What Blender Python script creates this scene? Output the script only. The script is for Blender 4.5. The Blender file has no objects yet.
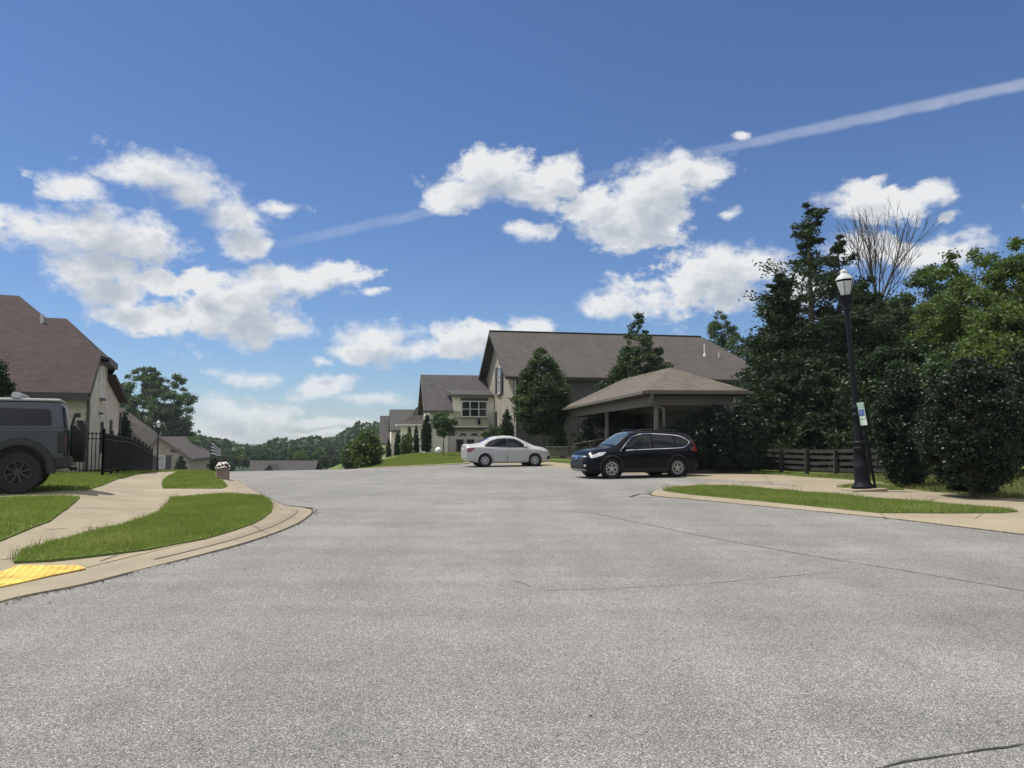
import bpy, bmesh, math, random
import numpy as np
from mathutils import Vector, Matrix
from mathutils.geometry import delaunay_2d_cdt

SC = bpy.context.scene
COL = SC.collection
# ------------------------------------------------------------------ camera
FPX, EYE, HOR = 769.0, 1.5, 436.0
TH = math.atan((HOR - 384) / FPX)
cam_d = bpy.data.cameras.new('camera')
cam = bpy.data.objects.new('camera', cam_d)
COL.objects.link(cam)
cam_d.sensor_width = 36.0
cam_d.lens = FPX / 1024 * 36.0
cam_d.clip_start, cam_d.clip_end = 0.1, 9000
cam.location = (0, 0, EYE)
cam.rotation_euler = (math.radians(90) + TH, 0, 0)
SC.camera = cam


def ray(px, py):
    x, y = (px - 512) / FPX, (384 - py) / FPX
    f = math.cos(TH) - y * math.sin(TH)
    return x / f, (math.sin(TH) + y * math.cos(TH)) / f


def at(px, py, Y):
    a, b = ray(px, py)
    return Vector((a * Y, Y, EYE + b * Y))


# ------------------------------------------------------------------ terrain height
def sst(a, b, t):
    t = np.clip((np.asarray(t, float) - a) / (b - a), 0, 1)
    return t * t * (3 - 2 * t)


def SQ(s, q):
    return (-0.45 * s + 0.893 * q, 0.893 * s + 0.45 * q)


def Z(x, y):
    x = np.asarray(x, float); y = np.asarray(y, float)
    s = -0.45 * x + 0.893 * y
    q = 0.893 * x + 0.45 * y
    t = s - 38.0
    g = 0.075 * 0.5 * (t + np.sqrt(t * t + 16)) - 0.002
    g = 10.5 * (1 - np.exp(-g / 10.5))
    d = np.maximum(s - 40, 0)
    w = np.maximum(1 - np.clip(sst(0, 1, (q - 10 - 0.2 * d) / (9 + 0.02 * d)), 0, 1), 0.5 * sst(60, 85, s))
    w = np.where(s > 108, np.maximum(w, 0.5 + 0.5 * sst(108, 150, s)), w)
    z = -g * w - 52.0 * sst(240, 1400, np.hypot(x, y))
    z = z + 0.22 * (1 - sst(-1.2, 0.9, q)) * sst(9.5, 14.5, s) * (1 - 0.5 * sst(24, 34, s))
    z = z + 0.42 * sst(19.8, 25, q) * (1 - sst(14, 21, s)) * sst(-6, 2, s)
    return z


def ground(px, py, off=0.0):
    a, b = ray(px, py)
    Y0 = 2.0
    lo = None
    Yv = Y0
    while Yv < 260:
        if EYE + b * Yv < float(Z(a * Yv, Yv)) + off:
            lo = Yv - 0.25
            break
        Yv += 0.25
    if lo is None:
        lo = 259.0
    hi = lo + 0.25
    for _ in range(24):
        m = 0.5 * (lo + hi)
        if EYE + b * m < float(Z(a * m, m)) + off:
            hi = m
        else:
            lo = m
    return (a * hi, hi)


def gz(x, y, off=0.0):
    return float(Z(x, y)) + off


# ------------------------------------------------------------------ object helpers
def link(name, data, parent=None):
    o = bpy.data.objects.new(name, data)
    COL.objects.link(o)
    if parent is not None:
        o.parent = parent
    return o


def tag(o, label=None, cat=None, group=None, kind=None):
    if label: o['label'] = label
    if cat: o['category'] = cat
    if group: o['group'] = group
    if kind: o['kind'] = kind
    return o


def thing(name, label, cat, loc=(0, 0, 0), rz=0.0, group=None):
    o = link(name, None)
    o.empty_display_size = 0.2
    o.location = loc
    o.rotation_euler = (0, 0, rz)
    return tag(o, label, cat, group)


def dup(root, loc, rz=0.0, scale=None, label=None, group=None):
    r = root.copy(); COL.objects.link(r)
    r.location = loc
    r.rotation_euler = (0, 0, rz)
    if scale is not None:
        r.scale = (scale, scale, scale) if not hasattr(scale, '__len__') else scale
    if label: r['label'] = label
    if group: r['group'] = group
    for ch in list(root.children):
        c = ch.copy(); COL.objects.link(c); c.parent = r
        for gch in list(ch.children):
            d = gch.copy(); COL.objects.link(d); d.parent = c
    return r


def pmat(o):
    m = Matrix.Translation(o.location) @ o.rotation_euler.to_matrix().to_4x4()
    if o.parent is not None:
        m = pmat(o.parent) @ m
    return m


def auto_uv(me):
    uvl = me.uv_layers.new(name='uv')
    n = len(me.loops)
    co = np.empty(len(me.vertices) * 3); me.vertices.foreach_get('co', co); co = co.reshape(-1, 3)
    li = np.empty(n, np.int32); me.loops.foreach_get('vertex_index', li)
    tot = np.empty(len(me.polygons), np.int32); me.polygons.foreach_get('loop_total', tot)
    nor = np.empty(len(me.polygons) * 3); me.polygons.foreach_get('normal', nor); nor = nor.reshape(-1, 3)
    fl = np.repeat(nor, tot, axis=0)
    t = np.stack([-fl[:, 1], fl[:, 0], np.zeros(n)], 1)
    ln = np.linalg.norm(t, axis=1)
    flat = ln < 1e-3
    t[flat] = (1, 0, 0); ln[flat] = 1
    t /= ln[:, None]
    b = np.cross(fl, t)
    p = co[li]
    uv = np.stack([(p * t).sum(1), (p * b).sum(1)], 1).astype(np.float32)
    uvl.data.foreach_set('uv', uv.ravel())


class MB:
    def __init__(self):
        self.v, self.f = [], []

    def add(self, vs, fs):
        n = len(self.v)
        self.v += [tuple(p) for p in vs]
        self.f += [[i + n for i in f] for f in fs]
        return self

    def box(self, cx, cy, cz, sx, sy, sz, M=None):
        vs = [Vector((cx + sx / 2 * a, cy + sy / 2 * b, cz + sz / 2 * c)) for c in (-1, 1) for b in (-1, 1) for a in (-1, 1)]
        if M is not None: vs = [M @ p for p in vs]
        return self.add(vs, [(0, 2, 3, 1), (4, 5, 7, 6), (0, 1, 5, 4), (2, 6, 7, 3), (0, 4, 6, 2), (1, 3, 7, 5)])

    def bar(self, p, q, w, h=None, up=(0, 0, 1)):
        h = h or w
        p, q = Vector(p), Vector(q); d = q - p; L = d.length; d.normalize()
        u = Vector(up)
        if abs(d.dot(u)) > 0.99: u = Vector((1, 0, 0))
        s = d.cross(u).normalized(); u2 = s.cross(d)
        vs = []
        for e in (p, q):
            for a, b in ((-1, -1), (1, -1), (1, 1), (-1, 1)):
                vs.append(e + s * (a * w / 2) + u2 * (b * h / 2))
        return self.add(vs, [(0, 1, 2, 3)[::-1], (4, 5, 6, 7), (0, 1, 5, 4)[::1], (1, 2, 6, 5), (2, 3, 7, 6), (3, 0, 4, 7)])

    def poly(self, pts):
        return self.add(pts, [list(range(len(pts)))])

    def slab(self, pts, t, d=None):
        pts = [Vector(p) for p in pts]
        if d is None:
            nrm = (pts[1] - pts[0]).cross(pts[2] - pts[0]).normalized()
            d = -nrm
        lo = [p + Vector(d) * t for p in pts]
        n = len(pts)
        fs = [list(range(n)), list(range(2 * n - 1, n - 1, -1))]
        fs += [[i, i + n, (i + 1) % n + n, (i + 1) % n] for i in range(n)]
        return self.add(pts + lo, fs)

    def prism(self, pts, y0, y1):
        """polygon in (x,z) pushed along y"""
        n = len(pts)
        vs = [(x, y0, z) for x, z in pts] + [(x, y1, z) for x, z in pts]
        fs = [list(range(n)), list(range(2 * n - 1, n - 1, -1))]
        fs += [[i, i + n, (i + 1) % n + n, (i + 1) % n] for i in range(n)]
        return self.add(vs, fs)

    def tube(self, pts, rad, n=8, caps=True):
        pts = [Vector(p) for p in pts]
        if not hasattr(rad, '__len__'): rad = [rad] * len(pts)
        vs, fs = [], []
        prev = None
        for i, p in enumerate(pts):
            d = (pts[min(i + 1, len(pts) - 1)] - pts[max(i - 1, 0)])
            if d.length < 1e-9: d = Vector((0, 0, 1))
            d.normalize()
            ref = prev if prev is not None else (Vector((1, 0, 0)) if abs(d.x) < 0.9 else Vector((0, 1, 0)))
            a = (ref - d * ref.dot(d))
            if a.length < 1e-6: a = d.orthogonal()
            a.normalize(); b = d.cross(a); prev = a
            for k in range(n):
                an = 2 * math.pi * k / n
                vs.append(p + (a * math.cos(an) + b * math.sin(an)) * rad[i])
        for i in range(len(pts) - 1):
            for k in range(n):
                k2 = (k + 1) % n
                fs.append([i * n + k, i * n + k2, (i + 1) * n + k2, (i + 1) * n + k])
        if caps:
            fs.append(list(range(n))[::-1])
            fs.append([(len(pts) - 1) * n + k for k in range(n)])
        return self.add(vs, fs)

    def lathe(self, prof, n=24, M=None, cap=True):
        """(r,z) profile round z"""
        vs, fs = [], []
        for r, z in prof:
            for k in range(n):
                an = 2 * math.pi * k / n
                p = Vector((r * math.cos(an), r * math.sin(an), z))
                vs.append(M @ p if M is not None else p)
        for i in range(len(prof) - 1):
            for k in range(n):
                k2 = (k + 1) % n
                fs.append([i * n + k, i * n + k2, (i + 1) * n + k2, (i + 1) * n + k])
        if cap:
            fs.append(list(range(n))[::-1])
            fs.append([(len(prof) - 1) * n + k for k in range(n)])
        return self.add(vs, fs)

    def ball(self, c, r, n=12, m=8, rng=None, amp=0.0):
        c = Vector(c)
        if not hasattr(r, '__len__'): r = (r, r, r)
        vs, fs = [], []
        for i in range(m + 1):
            ph = math.pi * i / m
            for k in range(n):
                an = 2 * math.pi * k / n
                j = 1 + (rng.uniform(-amp, amp) if rng else 0)
                vs.append(c + Vector((r[0] * math.sin(ph) * math.cos(an) * j, r[1] * math.sin(ph) * math.sin(an) * j, r[2] * math.cos(ph) * j)))
        for i in range(m):
            for k in range(n):
                k2 = (k + 1) % n
                fs.append([i * n + k, (i + 1) * n + k, (i + 1) * n + k2, i * n + k2])
        return self.add(vs, fs)

    def build(self, name, mat, parent=None, smooth=False, bevel=0.0, world=False, seg=2, recalc=True, angle=None):
        vs = self.v
        if world and parent is not None:
            Mi = pmat(parent).inverted()
            vs = [tuple(Mi @ Vector(p)) for p in vs]
        me = bpy.data.meshes.new(name)
        me.from_pydata(vs, [], self.f)
        if recalc:
            bm = bmesh.new(); bm.from_mesh(me)
            bmesh.ops.recalc_face_normals(bm, faces=bm.faces)
            bm.to_mesh(me); bm.free()
        me.update()
        auto_uv(me)
        if mat is not None: me.materials.append(mat)
        if smooth:
            me.polygons.foreach_set('use_smooth', [True] * len(me.polygons))
            if angle:
                me.set_sharp_from_angle(angle=math.radians(angle))
        o = link(name, me, parent)
        if bevel > 0:
            b = o.modifiers.new('bevel', 'BEVEL'); b.width = bevel; b.segments = seg
            b.limit_method = 'ANGLE'; b.angle_limit = math.radians(35)
        return o


# ------------------------------------------------------------------ materials
class NT:
    def __init__(self, tree):
        self.t = tree; self.n = tree.nodes; self.l = tree.links

    def new(self, typ, ins=None, **kw):
        nd = self.n.new(typ)
        for k, v in kw.items(): setattr(nd, k, v)
        for k, v in (ins or {}).items(): self.set(nd.inputs[k], v)
        return nd

    def set(self, sock, v):
        if isinstance(v, bpy.types.NodeSocket): self.l.new(v, sock)
        elif isinstance(v, bpy.types.Node): self.l.new(v.outputs[0], sock)
        else:
            if hasattr(v, '__len__') and len(v) == 3 and sock.type == 'RGBA': v = (*v, 1)
            sock.default_value = v

    def math(self, op, a, b=None, c=None, clamp=False):
        nd = self.n.new('ShaderNodeMath'); nd.operation = op; nd.use_clamp = clamp
        for i, v in enumerate((a, b, c)):
            if v is not None: self.set(nd.inputs[i], v)
        return nd.outputs[0]

    def vm(self, op, a, b=None, out=0):
        nd = self.n.new('ShaderNodeVectorMath'); nd.operation = op
        self.set(nd.inputs[0], a)
        if b is not None: self.set(nd.inputs[1], b)
        return nd.outputs[out]

    def mix(self, fac, a, b, mode='MIX'):
        nd = self.n.new('ShaderNodeMix'); nd.data_type = 'RGBA'; nd.blend_type = mode
        self.set(nd.inputs['Factor'], fac); self.set(nd.inputs[6], a); self.set(nd.inputs[7], b)
        return nd.outputs[2]

    def ramp(self, fac, stops, interp='LINEAR'):
        nd = self.n.new('ShaderNodeValToRGB')
        cr = nd.color_ramp; cr.interpolation = interp
        while len(cr.elements) < len(stops): cr.elements.new(0.5)
        for e, (p, c) in zip(cr.elements, stops):
            e.position = p
            e.color = (c, c, c, 1) if not hasattr(c, '__len__') else (*c[:3], 1)
        self.set(nd.inputs[0], fac)
        return nd.outputs[0]

    def noise(self, vec, scale, detail=3, rough=0.55, dist=0.0, out=0):
        nd = self.n.new('ShaderNodeTexNoise')
        self.set(nd.inputs['Scale'], scale); nd.inputs['Detail'].default_value = detail
        nd.inputs['Roughness'].default_value = rough; nd.inputs['Distortion'].default_value = dist
        if vec is not None: self.set(nd.inputs['Vector'], vec)
        return nd.outputs[out]

    def mrange(self, v, a, b, c=0.0, d=1.0, smooth=False):
        nd = self.n.new('ShaderNodeMapRange')
        if smooth: nd.interpolation_type = 'SMOOTHSTEP'
        self.set(nd.inputs[0], v)
        for i, x in enumerate((a, b, c, d)): nd.inputs[i + 1].default_value = x
        return nd.outputs[0]


def newmat(name):
    m = bpy.data.materials.new(name); m.use_nodes = True
    t = NT(m.node_tree)
    bs = t.n['Principled BSDF']
    return m, t, bs


def simple(name, col, rough=0.6, metal=0.0, var=0.12, scale=6.0, bump=0.0, bscale=40.0, coat=0.0, spec=0.5):
    m, t, bs = newmat(name)
    tc = t.new('ShaderNodeTexCoord').outputs['Object']
    n = t.noise(tc, scale, 4)
    f = t.mrange(n, 0.25, 0.75, 1 - var, 1 + var)
    c = t.vm('SCALE', (*col,), None)
    t.set(c.node.inputs['Scale'], f)
    t.set(bs.inputs['Base Color'], c)
    bs.inputs['Roughness'].default_value = rough
    bs.inputs['Metallic'].default_value = metal
    bs.inputs['Coat Weight'].default_value = coat
    bs.inputs['Coat Roughness'].default_value = 0.04
    bs.inputs['Specular IOR Level'].default_value = spec
    if bump > 0:
        bn = t.noise(tc, bscale, 4)
        bp = t.new('ShaderNodeBump', {'Strength': bump, 'Distance': 0.02, 'Height': bn})
        t.set(bs.inputs['Normal'], bp)
    return m


M = {}


def make_materials():
    # asphalt ------------------------------------------------------------
    m, t, bs = newmat('asphalt')
    tc = t.new('ShaderNodeTexCoord').outputs['Object']
    vo = t.new('ShaderNodeTexVoronoi', {'Vector': tc, 'Scale': 150.0}); vo.feature = 'F1'
    vcol = t.new('ShaderNodeSeparateColor', {0: vo.outputs['Color']}).outputs[0]
    stone = t.ramp(vcol, [(0.0, 0.07), (0.25, 0.165), (0.7, 0.225), (0.9, 0.31), (1.0, 0.50)])
    gap = t.mrange(vo.outputs['Distance'], 0.25, 0.75, 1.0, 0.5)
    fine = t.noise(tc, 260, 3, 0.75)
    base = t.mix(1.0, stone, t.mrange(fine, 0.25, 0.75, 0.6, 1.35), 'MULTIPLY')
    base = t.mix(1.0, base, gap, 'MULTIPLY')
    big = t.noise(tc, 0.22, 5, 0.6)
    mid = t.noise(tc, 1.6, 5, 0.65)
    base = t.mix(1.0, base, t.mrange(big, 0.3, 0.7, 0.84, 1.16), 'MULTIPLY')
    base = t.mix(1.0, base, t.mrange(mid, 0.25, 0.75, 0.88, 1.10), 'MULTIPLY')
    st = t.noise(tc, 0.75, 4, 0.55, 0.6)
    base = t.mix(1.0, base, t.mrange(st, 0.60, 0.74, 1.0, 0.80, True), 'MULTIPLY')
    # worn lanes along the road
    mp = t.new('ShaderNodeMapping', {'Vector': tc, 'Rotation': (0, 0, math.radians(26.7)), 'Scale': (0.55, 0.03, 1)})
    lane = t.noise(mp.outputs[0], 1.6, 3, 0.5)
    base = t.mix(1.0, base, t.mrange(lane, 0.3, 0.7, 0.92, 1.08), 'MULTIPLY')
    mp2 = t.new('ShaderNodeMapping', {'Vector': tc, 'Rotation': (0, 0, math.radians(14)), 'Scale': (0.06, 0.85, 1)})
    turn = t.noise(mp2.outputs[0], 1.3, 5, 0.62, 0.4)
    base = t.mix(1.0, base, t.mrange(turn, 0.3, 0.7, 0.89, 1.09), 'MULTIPLY')
    base = t.mix(1.0, base, (1.31, 1.275, 1.165), 'MULTIPLY')
    t.set(bs.inputs['Base Color'], base)
    bs.inputs['Roughness'].default_value = 0.88
    bs.inputs['Specular IOR Level'].default_value = 0.35
    bp = t.new('ShaderNodeBump', {'Strength': 0.55, 'Distance': 0.006, 'Height': t.math('ADD', t.math('MULTIPLY', vo.outputs['Distance'], -1.0), fine)})
    t.set(bs.inputs['Normal'], bp)
    M['asphalt'] = m
    # concrete -----------------------------------------------------------
    for nm, col in (('concrete', (0.262, 0.222, 0.147)), ('gutter', (0.25, 0.212, 0.146))):
        m, t, bs = newmat(nm)
        tc = t.new('ShaderNodeTexCoord').outputs['Object']
        a = t.noise(tc, 1.3, 6, 0.65); b = t.noise(tc, 70, 3, 0.6); c = t.noise(tc, 0.35, 3)
        f = t.math('MULTIPLY', t.mrange(a, 0.25, 0.75, 0.82, 1.14), t.mrange(b, 0.25, 0.75, 0.9, 1.1))
        f = t.math('MULTIPLY', f, t.mrange(c, 0.3, 0.7, 0.86, 1.1))
        f = t.math('MULTIPLY', f, t.mrange(t.noise(tc, 2.6, 5, 0.7, 0.8), 0.56, 0.72, 1.0, 0.84, True))
        cc = t.vm('SCALE', col); t.set(cc.node.inputs['Scale'], f)
        t.set(bs.inputs['Base Color'], cc); bs.inputs['Roughness'].default_value = 0.9
        bp = t.new('ShaderNodeBump', {'Strength': 0.25, 'Distance': 0.004, 'Height': b}); t.set(bs.inputs['Normal'], bp)
        M[nm] = m
    # lawn soil ----------------------------------------------------------
    for nm, c1, c2, c3 in (('lawn', (0.075, 0.115, 0.028), (0.125, 0.165, 0.045), (0.20, 0.18, 0.085)), ('dry_lawn', (0.07, 0.10, 0.03), (0.17, 0.15, 0.08), (0.26, 0.22, 0.13))):
        m, t, bs = newmat(nm)
        tc = t.new('ShaderNodeTexCoord').outputs['Object']
        a = t.noise(tc, 0.6, 5, 0.6); b = t.noise(tc, 14, 4, 0.7); c = t.noise(tc, 2.3, 4, 0.6)
        col = t.mix(t.mrange(b, 0.3, 0.7), c1, c2)
        col = t.mix(t.mrange(t.math('MULTIPLY', a, c), 0.25, 0.42, 0, 0.6), col, c3)
        t.set(bs.inputs['Base Color'], col); bs.inputs['Roughness'].default_value = 0.95
        bs.inputs['Specular IOR Level'].default_value = 0.1
        bp = t.new('ShaderNodeBump', {'Strength': 0.6, 'Distance': 0.04, 'Height': b}); t.set(bs.inputs['Normal'], bp)
        M[nm] = m

    def leafmat(nm, stops, trans=0.3, rough=0.5, spec=0.22, noise_scale=0.5):
        m, t, bs = newmat(nm)
        geo = t.new('ShaderNodeNewGeometry')
        tc = t.new('ShaderNodeTexCoord').outputs['Object']
        n = t.noise(tc, noise_scale, 3)
        v = t.math('ADD', t.math('MULTIPLY', geo.outputs['Random Per Island'], 0.6), t.mrange(n, 0.3, 0.7, 0.0, 0.4))
        col = t.ramp(v, stops)
        t.set(bs.inputs['Base Color'], col)
        bs.inputs['Roughness'].default_value = rough
        bs.inputs['Specular IOR Level'].default_value = spec
        tr = t.new('ShaderNodeBsdfTranslucent', {'Color': t.mix(1.0, col, (1.25, 1.35, 0.55), 'MULTIPLY')})
        mx = t.new('ShaderNodeMixShader', {0: trans, 1: bs.outputs[0], 2: tr.outputs[0]})
        t.set(t.n['Material Output'].inputs['Surface'], mx.outputs[0])
        M[nm] = m
    leafmat('leaf_green', [(0, (0.023, 0.042, 0.021)), (0.5, (0.045, 0.075, 0.034)), (1, (0.092, 0.130, 0.058))])
    leafmat('leaf_bright', [(0, (0.040, 0.064, 0.022)), (0.5, (0.080, 0.120, 0.038)), (1, (0.150, 0.195, 0.065))], 0.38)
    leafmat('leaf_dark', [(0, (0.012, 0.028, 0.013)), (0.5, (0.022, 0.044, 0.018)), (1, (0.045, 0.070, 0.026))], 0.15)
    leafmat('leaf_cedar', [(0, (0.015, 0.029, 0.015)), (0.5, (0.028, 0.047, 0.023)), (1, (0.058, 0.080, 0.035))], 0.2, 0.6)
    leafmat('leaf_holly', [(0, (0.007, 0.016, 0.009)), (0.5, (0.013, 0.027, 0.013)), (1, (0.034, 0.054, 0.022))], 0.1, 0.45, 0.28)
    leafmat('leaf_grey', [(0, (0.045, 0.072, 0.042)), (0.5, (0.072, 0.108, 0.060)), (1, (0.12, 0.16, 0.085))], 0.35)
    leafmat('leaf_far', [(0, (0.030, 0.055, 0.030)), (0.5, (0.050, 0.084, 0.040)), (1, (0.085, 0.125, 0.060))], 0.25, noise_scale=0.15)
    leafmat('grass_blade', [(0, (0.100, 0.145, 0.034)), (0.55, (0.165, 0.215, 0.056)), (0.78, (0.225, 0.255, 0.075)), (0.95, (0.34, 0.30, 0.14))], 0.4, 0.55, 0.25, 0.8)
    leafmat('dry_blade', [(0, (0.06, 0.10, 0.02)), (0.4, (0.12, 0.15, 0.045)), (0.75, (0.22, 0.20, 0.10)), (1, (0.34, 0.28, 0.16))], 0.3, 0.6, 0.2)
    M['bark'] = simple('bark', (0.10, 0.08, 0.06), 0.9, var=0.35, scale=18, bump=0.5, bscale=30)
    M['dead_bark'] = simple('dead_bark', (0.040, 0.032, 0.028), 0.9, var=0.25, scale=10)

    def brickmat(nm, c1, c2, mortar, bw=0.21, bh=0.072):
        m, t, bs = newmat(nm)
        uv = t.new('ShaderNodeTexCoord').outputs['UV']
        br = t.new('ShaderNodeTexBrick', {'Vector': uv, 'Color1': c1, 'Color2': c2, 'Mortar': mortar, 'Scale': 1.0, 'Mortar Size': 0.008, 'Brick Width': bw, 'Row Height': bh, 'Bias': -0.1})
        n = t.noise(uv, 0.9, 5, 0.65); n2 = t.noise(uv, 5.5, 4, 0.7)
        col = t.mix(1.0, br.outputs[0], t.mrange(n, 0.28, 0.72, 0.8, 1.2), 'MULTIPLY')
        col = t.mix(1.0, col, t.mrange(n2, 0.25, 0.75, 0.72, 1.28), 'MULTIPLY')
        t.set(bs.inputs['Base Color'], col); bs.inputs['Roughness'].default_value = 0.9
        bp = t.new('ShaderNodeBump', {'Strength': 0.4, 'Distance': 0.01, 'Height': t.math('MULTIPLY', br.outputs['Fac'], -1.0)}); t.set(bs.inputs['Normal'], bp)
        M[nm] = m
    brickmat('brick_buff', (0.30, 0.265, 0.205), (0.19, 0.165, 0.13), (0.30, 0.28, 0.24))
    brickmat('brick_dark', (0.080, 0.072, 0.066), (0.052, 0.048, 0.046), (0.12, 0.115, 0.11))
    brickmat('brick_tan', (0.50, 0.45, 0.37), (0.39, 0.35, 0.29), (0.50, 0.46, 0.40))
    brickmat('brick_red', (0.27, 0.185, 0.14), (0.20, 0.14, 0.105), (0.3, 0.27, 0.23))

    def shingle(nm, c1, c2):
        m, t, bs = newmat(nm)
        uv = t.new('ShaderNodeTexCoord').outputs['UV']
        br = t.new('ShaderNodeTexBrick', {'Vector': uv, 'Color1': c1, 'Color2': c2, 'Mortar': tuple(0.45 * x for x in c2), 'Scale': 1.0, 'Mortar Size': 0.006, 'Brick Width': 0.30, 'Row Height': 0.14, 'Bias': 0.0})
        n = t.noise(uv, 0.7, 5, 0.65); n2 = t.noise(uv, 60, 2, 0.6)
        mp = t.new('ShaderNodeMapping', {'Vector': uv, 'Scale': (1.5, 0.25, 1)})
        st = t.noise(mp.outputs[0], 1.2, 4, 0.6)
        col = t.mix(1.0, br.outputs[0], t.mrange(n, 0.28, 0.72, 0.88, 1.12), 'MULTIPLY')
        col = t.mix(1.0, col, t.mrange(n2, 0.25, 0.75, 0.8, 1.2), 'MULTIPLY')
        col = t.mix(1.0, col, t.mrange(st, 0.28, 0.72, 0.9, 1.1), 'MULTIPLY')
        t.set(bs.inputs['Base Color'], col); bs.inputs['Roughness'].default_value = 0.92
        bs.inputs['Specular IOR Level'].default_value = 0.25
        M[nm] = m
    shingle('shingle_brown', (0.058, 0.042, 0.040), (0.042, 0.030, 0.029))
    shingle('shingle_grey', (0.088, 0.078, 0.069), (0.066, 0.059, 0.053))
    shingle('shingle_slate', (0.082, 0.077, 0.075), (0.061, 0.057, 0.056))
    shingle('shingle_tan', (0.132, 0.113, 0.092), (0.100, 0.086, 0.070))
    M['siding'] = simple('siding', (0.79, 0.74, 0.65), 0.75, var=0.05, scale=2)
    M['cream'] = simple('cream', (0.83, 0.775, 0.68), 0.7, var=0.06, scale=2)
    M['taupe_trim'] = simple('taupe_trim', (0.105, 0.09, 0.075), 0.6, var=0.08)
    M['taupe_post'] = simple('taupe_post', (0.15, 0.135, 0.115), 0.6, var=0.1)
    M['dark_trim'] = simple('dark_trim', (0.055, 0.05, 0.048), 0.6, var=0.15)
    M['white_trim'] = simple('white_trim', (0.70, 0.69, 0.66), 0.5, var=0.05)
    M['garage'] = simple('garage', (0.64, 0.60, 0.545), 0.6, var=0.05)
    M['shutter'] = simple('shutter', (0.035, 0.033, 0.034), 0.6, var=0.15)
    M['pane'] = simple('pane', (0.02, 0.024, 0.03), 0.08, var=0.1, spec=0.8)
    M['pane_light'] = simple('pane_light', (0.28, 0.30, 0.33), 0.12, var=0.2, scale=2, spec=0.8)
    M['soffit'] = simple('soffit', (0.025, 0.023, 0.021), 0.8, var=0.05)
    M['black_metal'] = simple('black_metal', (0.006, 0.0065, 0.009), 0.5, 0.0, var=0.2, spec=0.15)
    M['pole_metal'] = simple('pole_metal', (0.006, 0.007, 0.011), 0.55, 0.0, spec=0.2, var=0.25, scale=9, bump=0.15, bscale=60)
    M['steel'] = simple('steel', (0.45, 0.45, 0.46), 0.35, 0.8, var=0.1)
    M['galv'] = simple('galv', (0.5, 0.5, 0.5), 0.5, 0.3, var=0.1)
    M['fence_wood'] = simple('fence_wood', (0.028, 0.026, 0.024), 0.8, var=0.35, scale=5, bump=0.3)
    M['stone'] = simple('stone', (0.19, 0.18, 0.16), 0.9, var=0.35, scale=3, bump=0.6, bscale=8)
    M['flower'] = simple('flower', (0.78, 0.77, 0.74), 0.7, var=0.1)
    M['petal_pink'] = simple('petal_pink', (0.55, 0.33, 0.27), 0.7, var=0.2)
    M['yellow_pad'] = simple('yellow_pad', (0.58, 0.385, 0.07), 0.75, var=0.42, scale=4)
    M['crack'] = simple('crack', (0.035, 0.033, 0.032), 0.95, var=0.3, scale=8)
    M['crack_faint'] = simple('crack_faint', (0.165, 0.16, 0.148), 0.95, var=0.3, scale=8)
    M['joint'] = simple('joint', (0.13, 0.115, 0.09), 0.95, var=0.4, scale=5)
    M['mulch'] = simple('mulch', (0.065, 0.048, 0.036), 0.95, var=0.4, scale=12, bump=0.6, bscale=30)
    M['rubber'] = simple('rubber', (0.009, 0.009, 0.010), 0.75, var=0.2, scale=20, bump=0.2, bscale=60)
    M['black_plastic'] = simple('black_plastic', (0.011, 0.011, 0.012), 0.55, var=0.15)
    M['alloy'] = simple('alloy', (0.52, 0.525, 0.53), 0.35, 0.6, var=0.08)
    M['alloy_dark'] = simple('alloy_dark', (0.035, 0.037, 0.04), 0.45, 0.3, var=0.15)
    M['chrome'] = simple('chrome', (0.75, 0.76, 0.78), 0.12, 1.0, var=0.03)
    M['paint_black'] = simple('paint_black', (0.0025, 0.0032, 0.0065), 0.22, 0.0, var=0.1, coat=0.1, spec=0.16)
    M['paint_white'] = simple('paint_white', (0.42, 0.42, 0.415), 0.35, 0.0, var=0.02, coat=0.7)
    M['paint_grey'] = simple('paint_grey', (0.046, 0.055, 0.067), 0.35, 0.15, var=0.04, coat=0.35)
    M['roof_white'] = simple('roof_white', (0.27, 0.27, 0.265), 0.35, 0.0, var=0.04, coat=0.4)
    M['car_glass'] = simple('car_glass', (0.012, 0.014, 0.016), 0.06, 0.0, var=0.1, spec=0.32)
    M['car_glass_light'] = simple('car_glass_light', (0.05, 0.075, 0.085), 0.05, 0.0, var=0.2, spec=0.8)
    M['red_lens'] = simple('red_lens', (0.16, 0.008, 0.014), 0.18, 0.0, var=0.1, coat=0.5)
    M['clear_lens'] = simple('clear_lens', (0.62, 0.64, 0.66), 0.1, 0.4, var=0.1, coat=0.5)
    M['plate'] = simple('plate', (0.6, 0.6, 0.6), 0.5, var=0.05)
    M['sign_white'] = simple('sign_white', (0.62, 0.72, 0.66), 0.4, var=0.05)
    M['sign_green'] = simple('sign_green', (0.02, 0.22, 0.10), 0.4, var=0.05)
    M['sign_blue'] = simple('sign_blue', (0.015, 0.07, 0.38), 0.4, var=0.05)
    M['flag_dark'] = simple('flag_dark', (0.02, 0.022, 0.028), 0.8, var=0.15)
    M['flag_light'] = simple('flag_light', (0.45, 0.46, 0.48), 0.8, var=0.1)
    m, t, bs = newmat('lamp_glass')
    bs.inputs['Base Color'].default_value = (0.80, 0.82, 0.82, 1)
    bs.inputs['Roughness'].default_value = 0.35
    bs.inputs['Transmission Weight'].default_value = 0.35
    tc = t.new('ShaderNodeTexCoord').outputs['Object']
    wv = t.new('ShaderNodeTexWave', {'Vector': tc, 'Scale': 9.0, 'Distortion': 1.0}); wv.bands_direction = 'Z'
    bp = t.new('ShaderNodeBump', {'Strength': 0.5, 'Distance': 0.02, 'Height': wv.outputs[1]}); t.set(bs.inputs['Normal'], bp)
    M['lamp_glass'] = m


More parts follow.
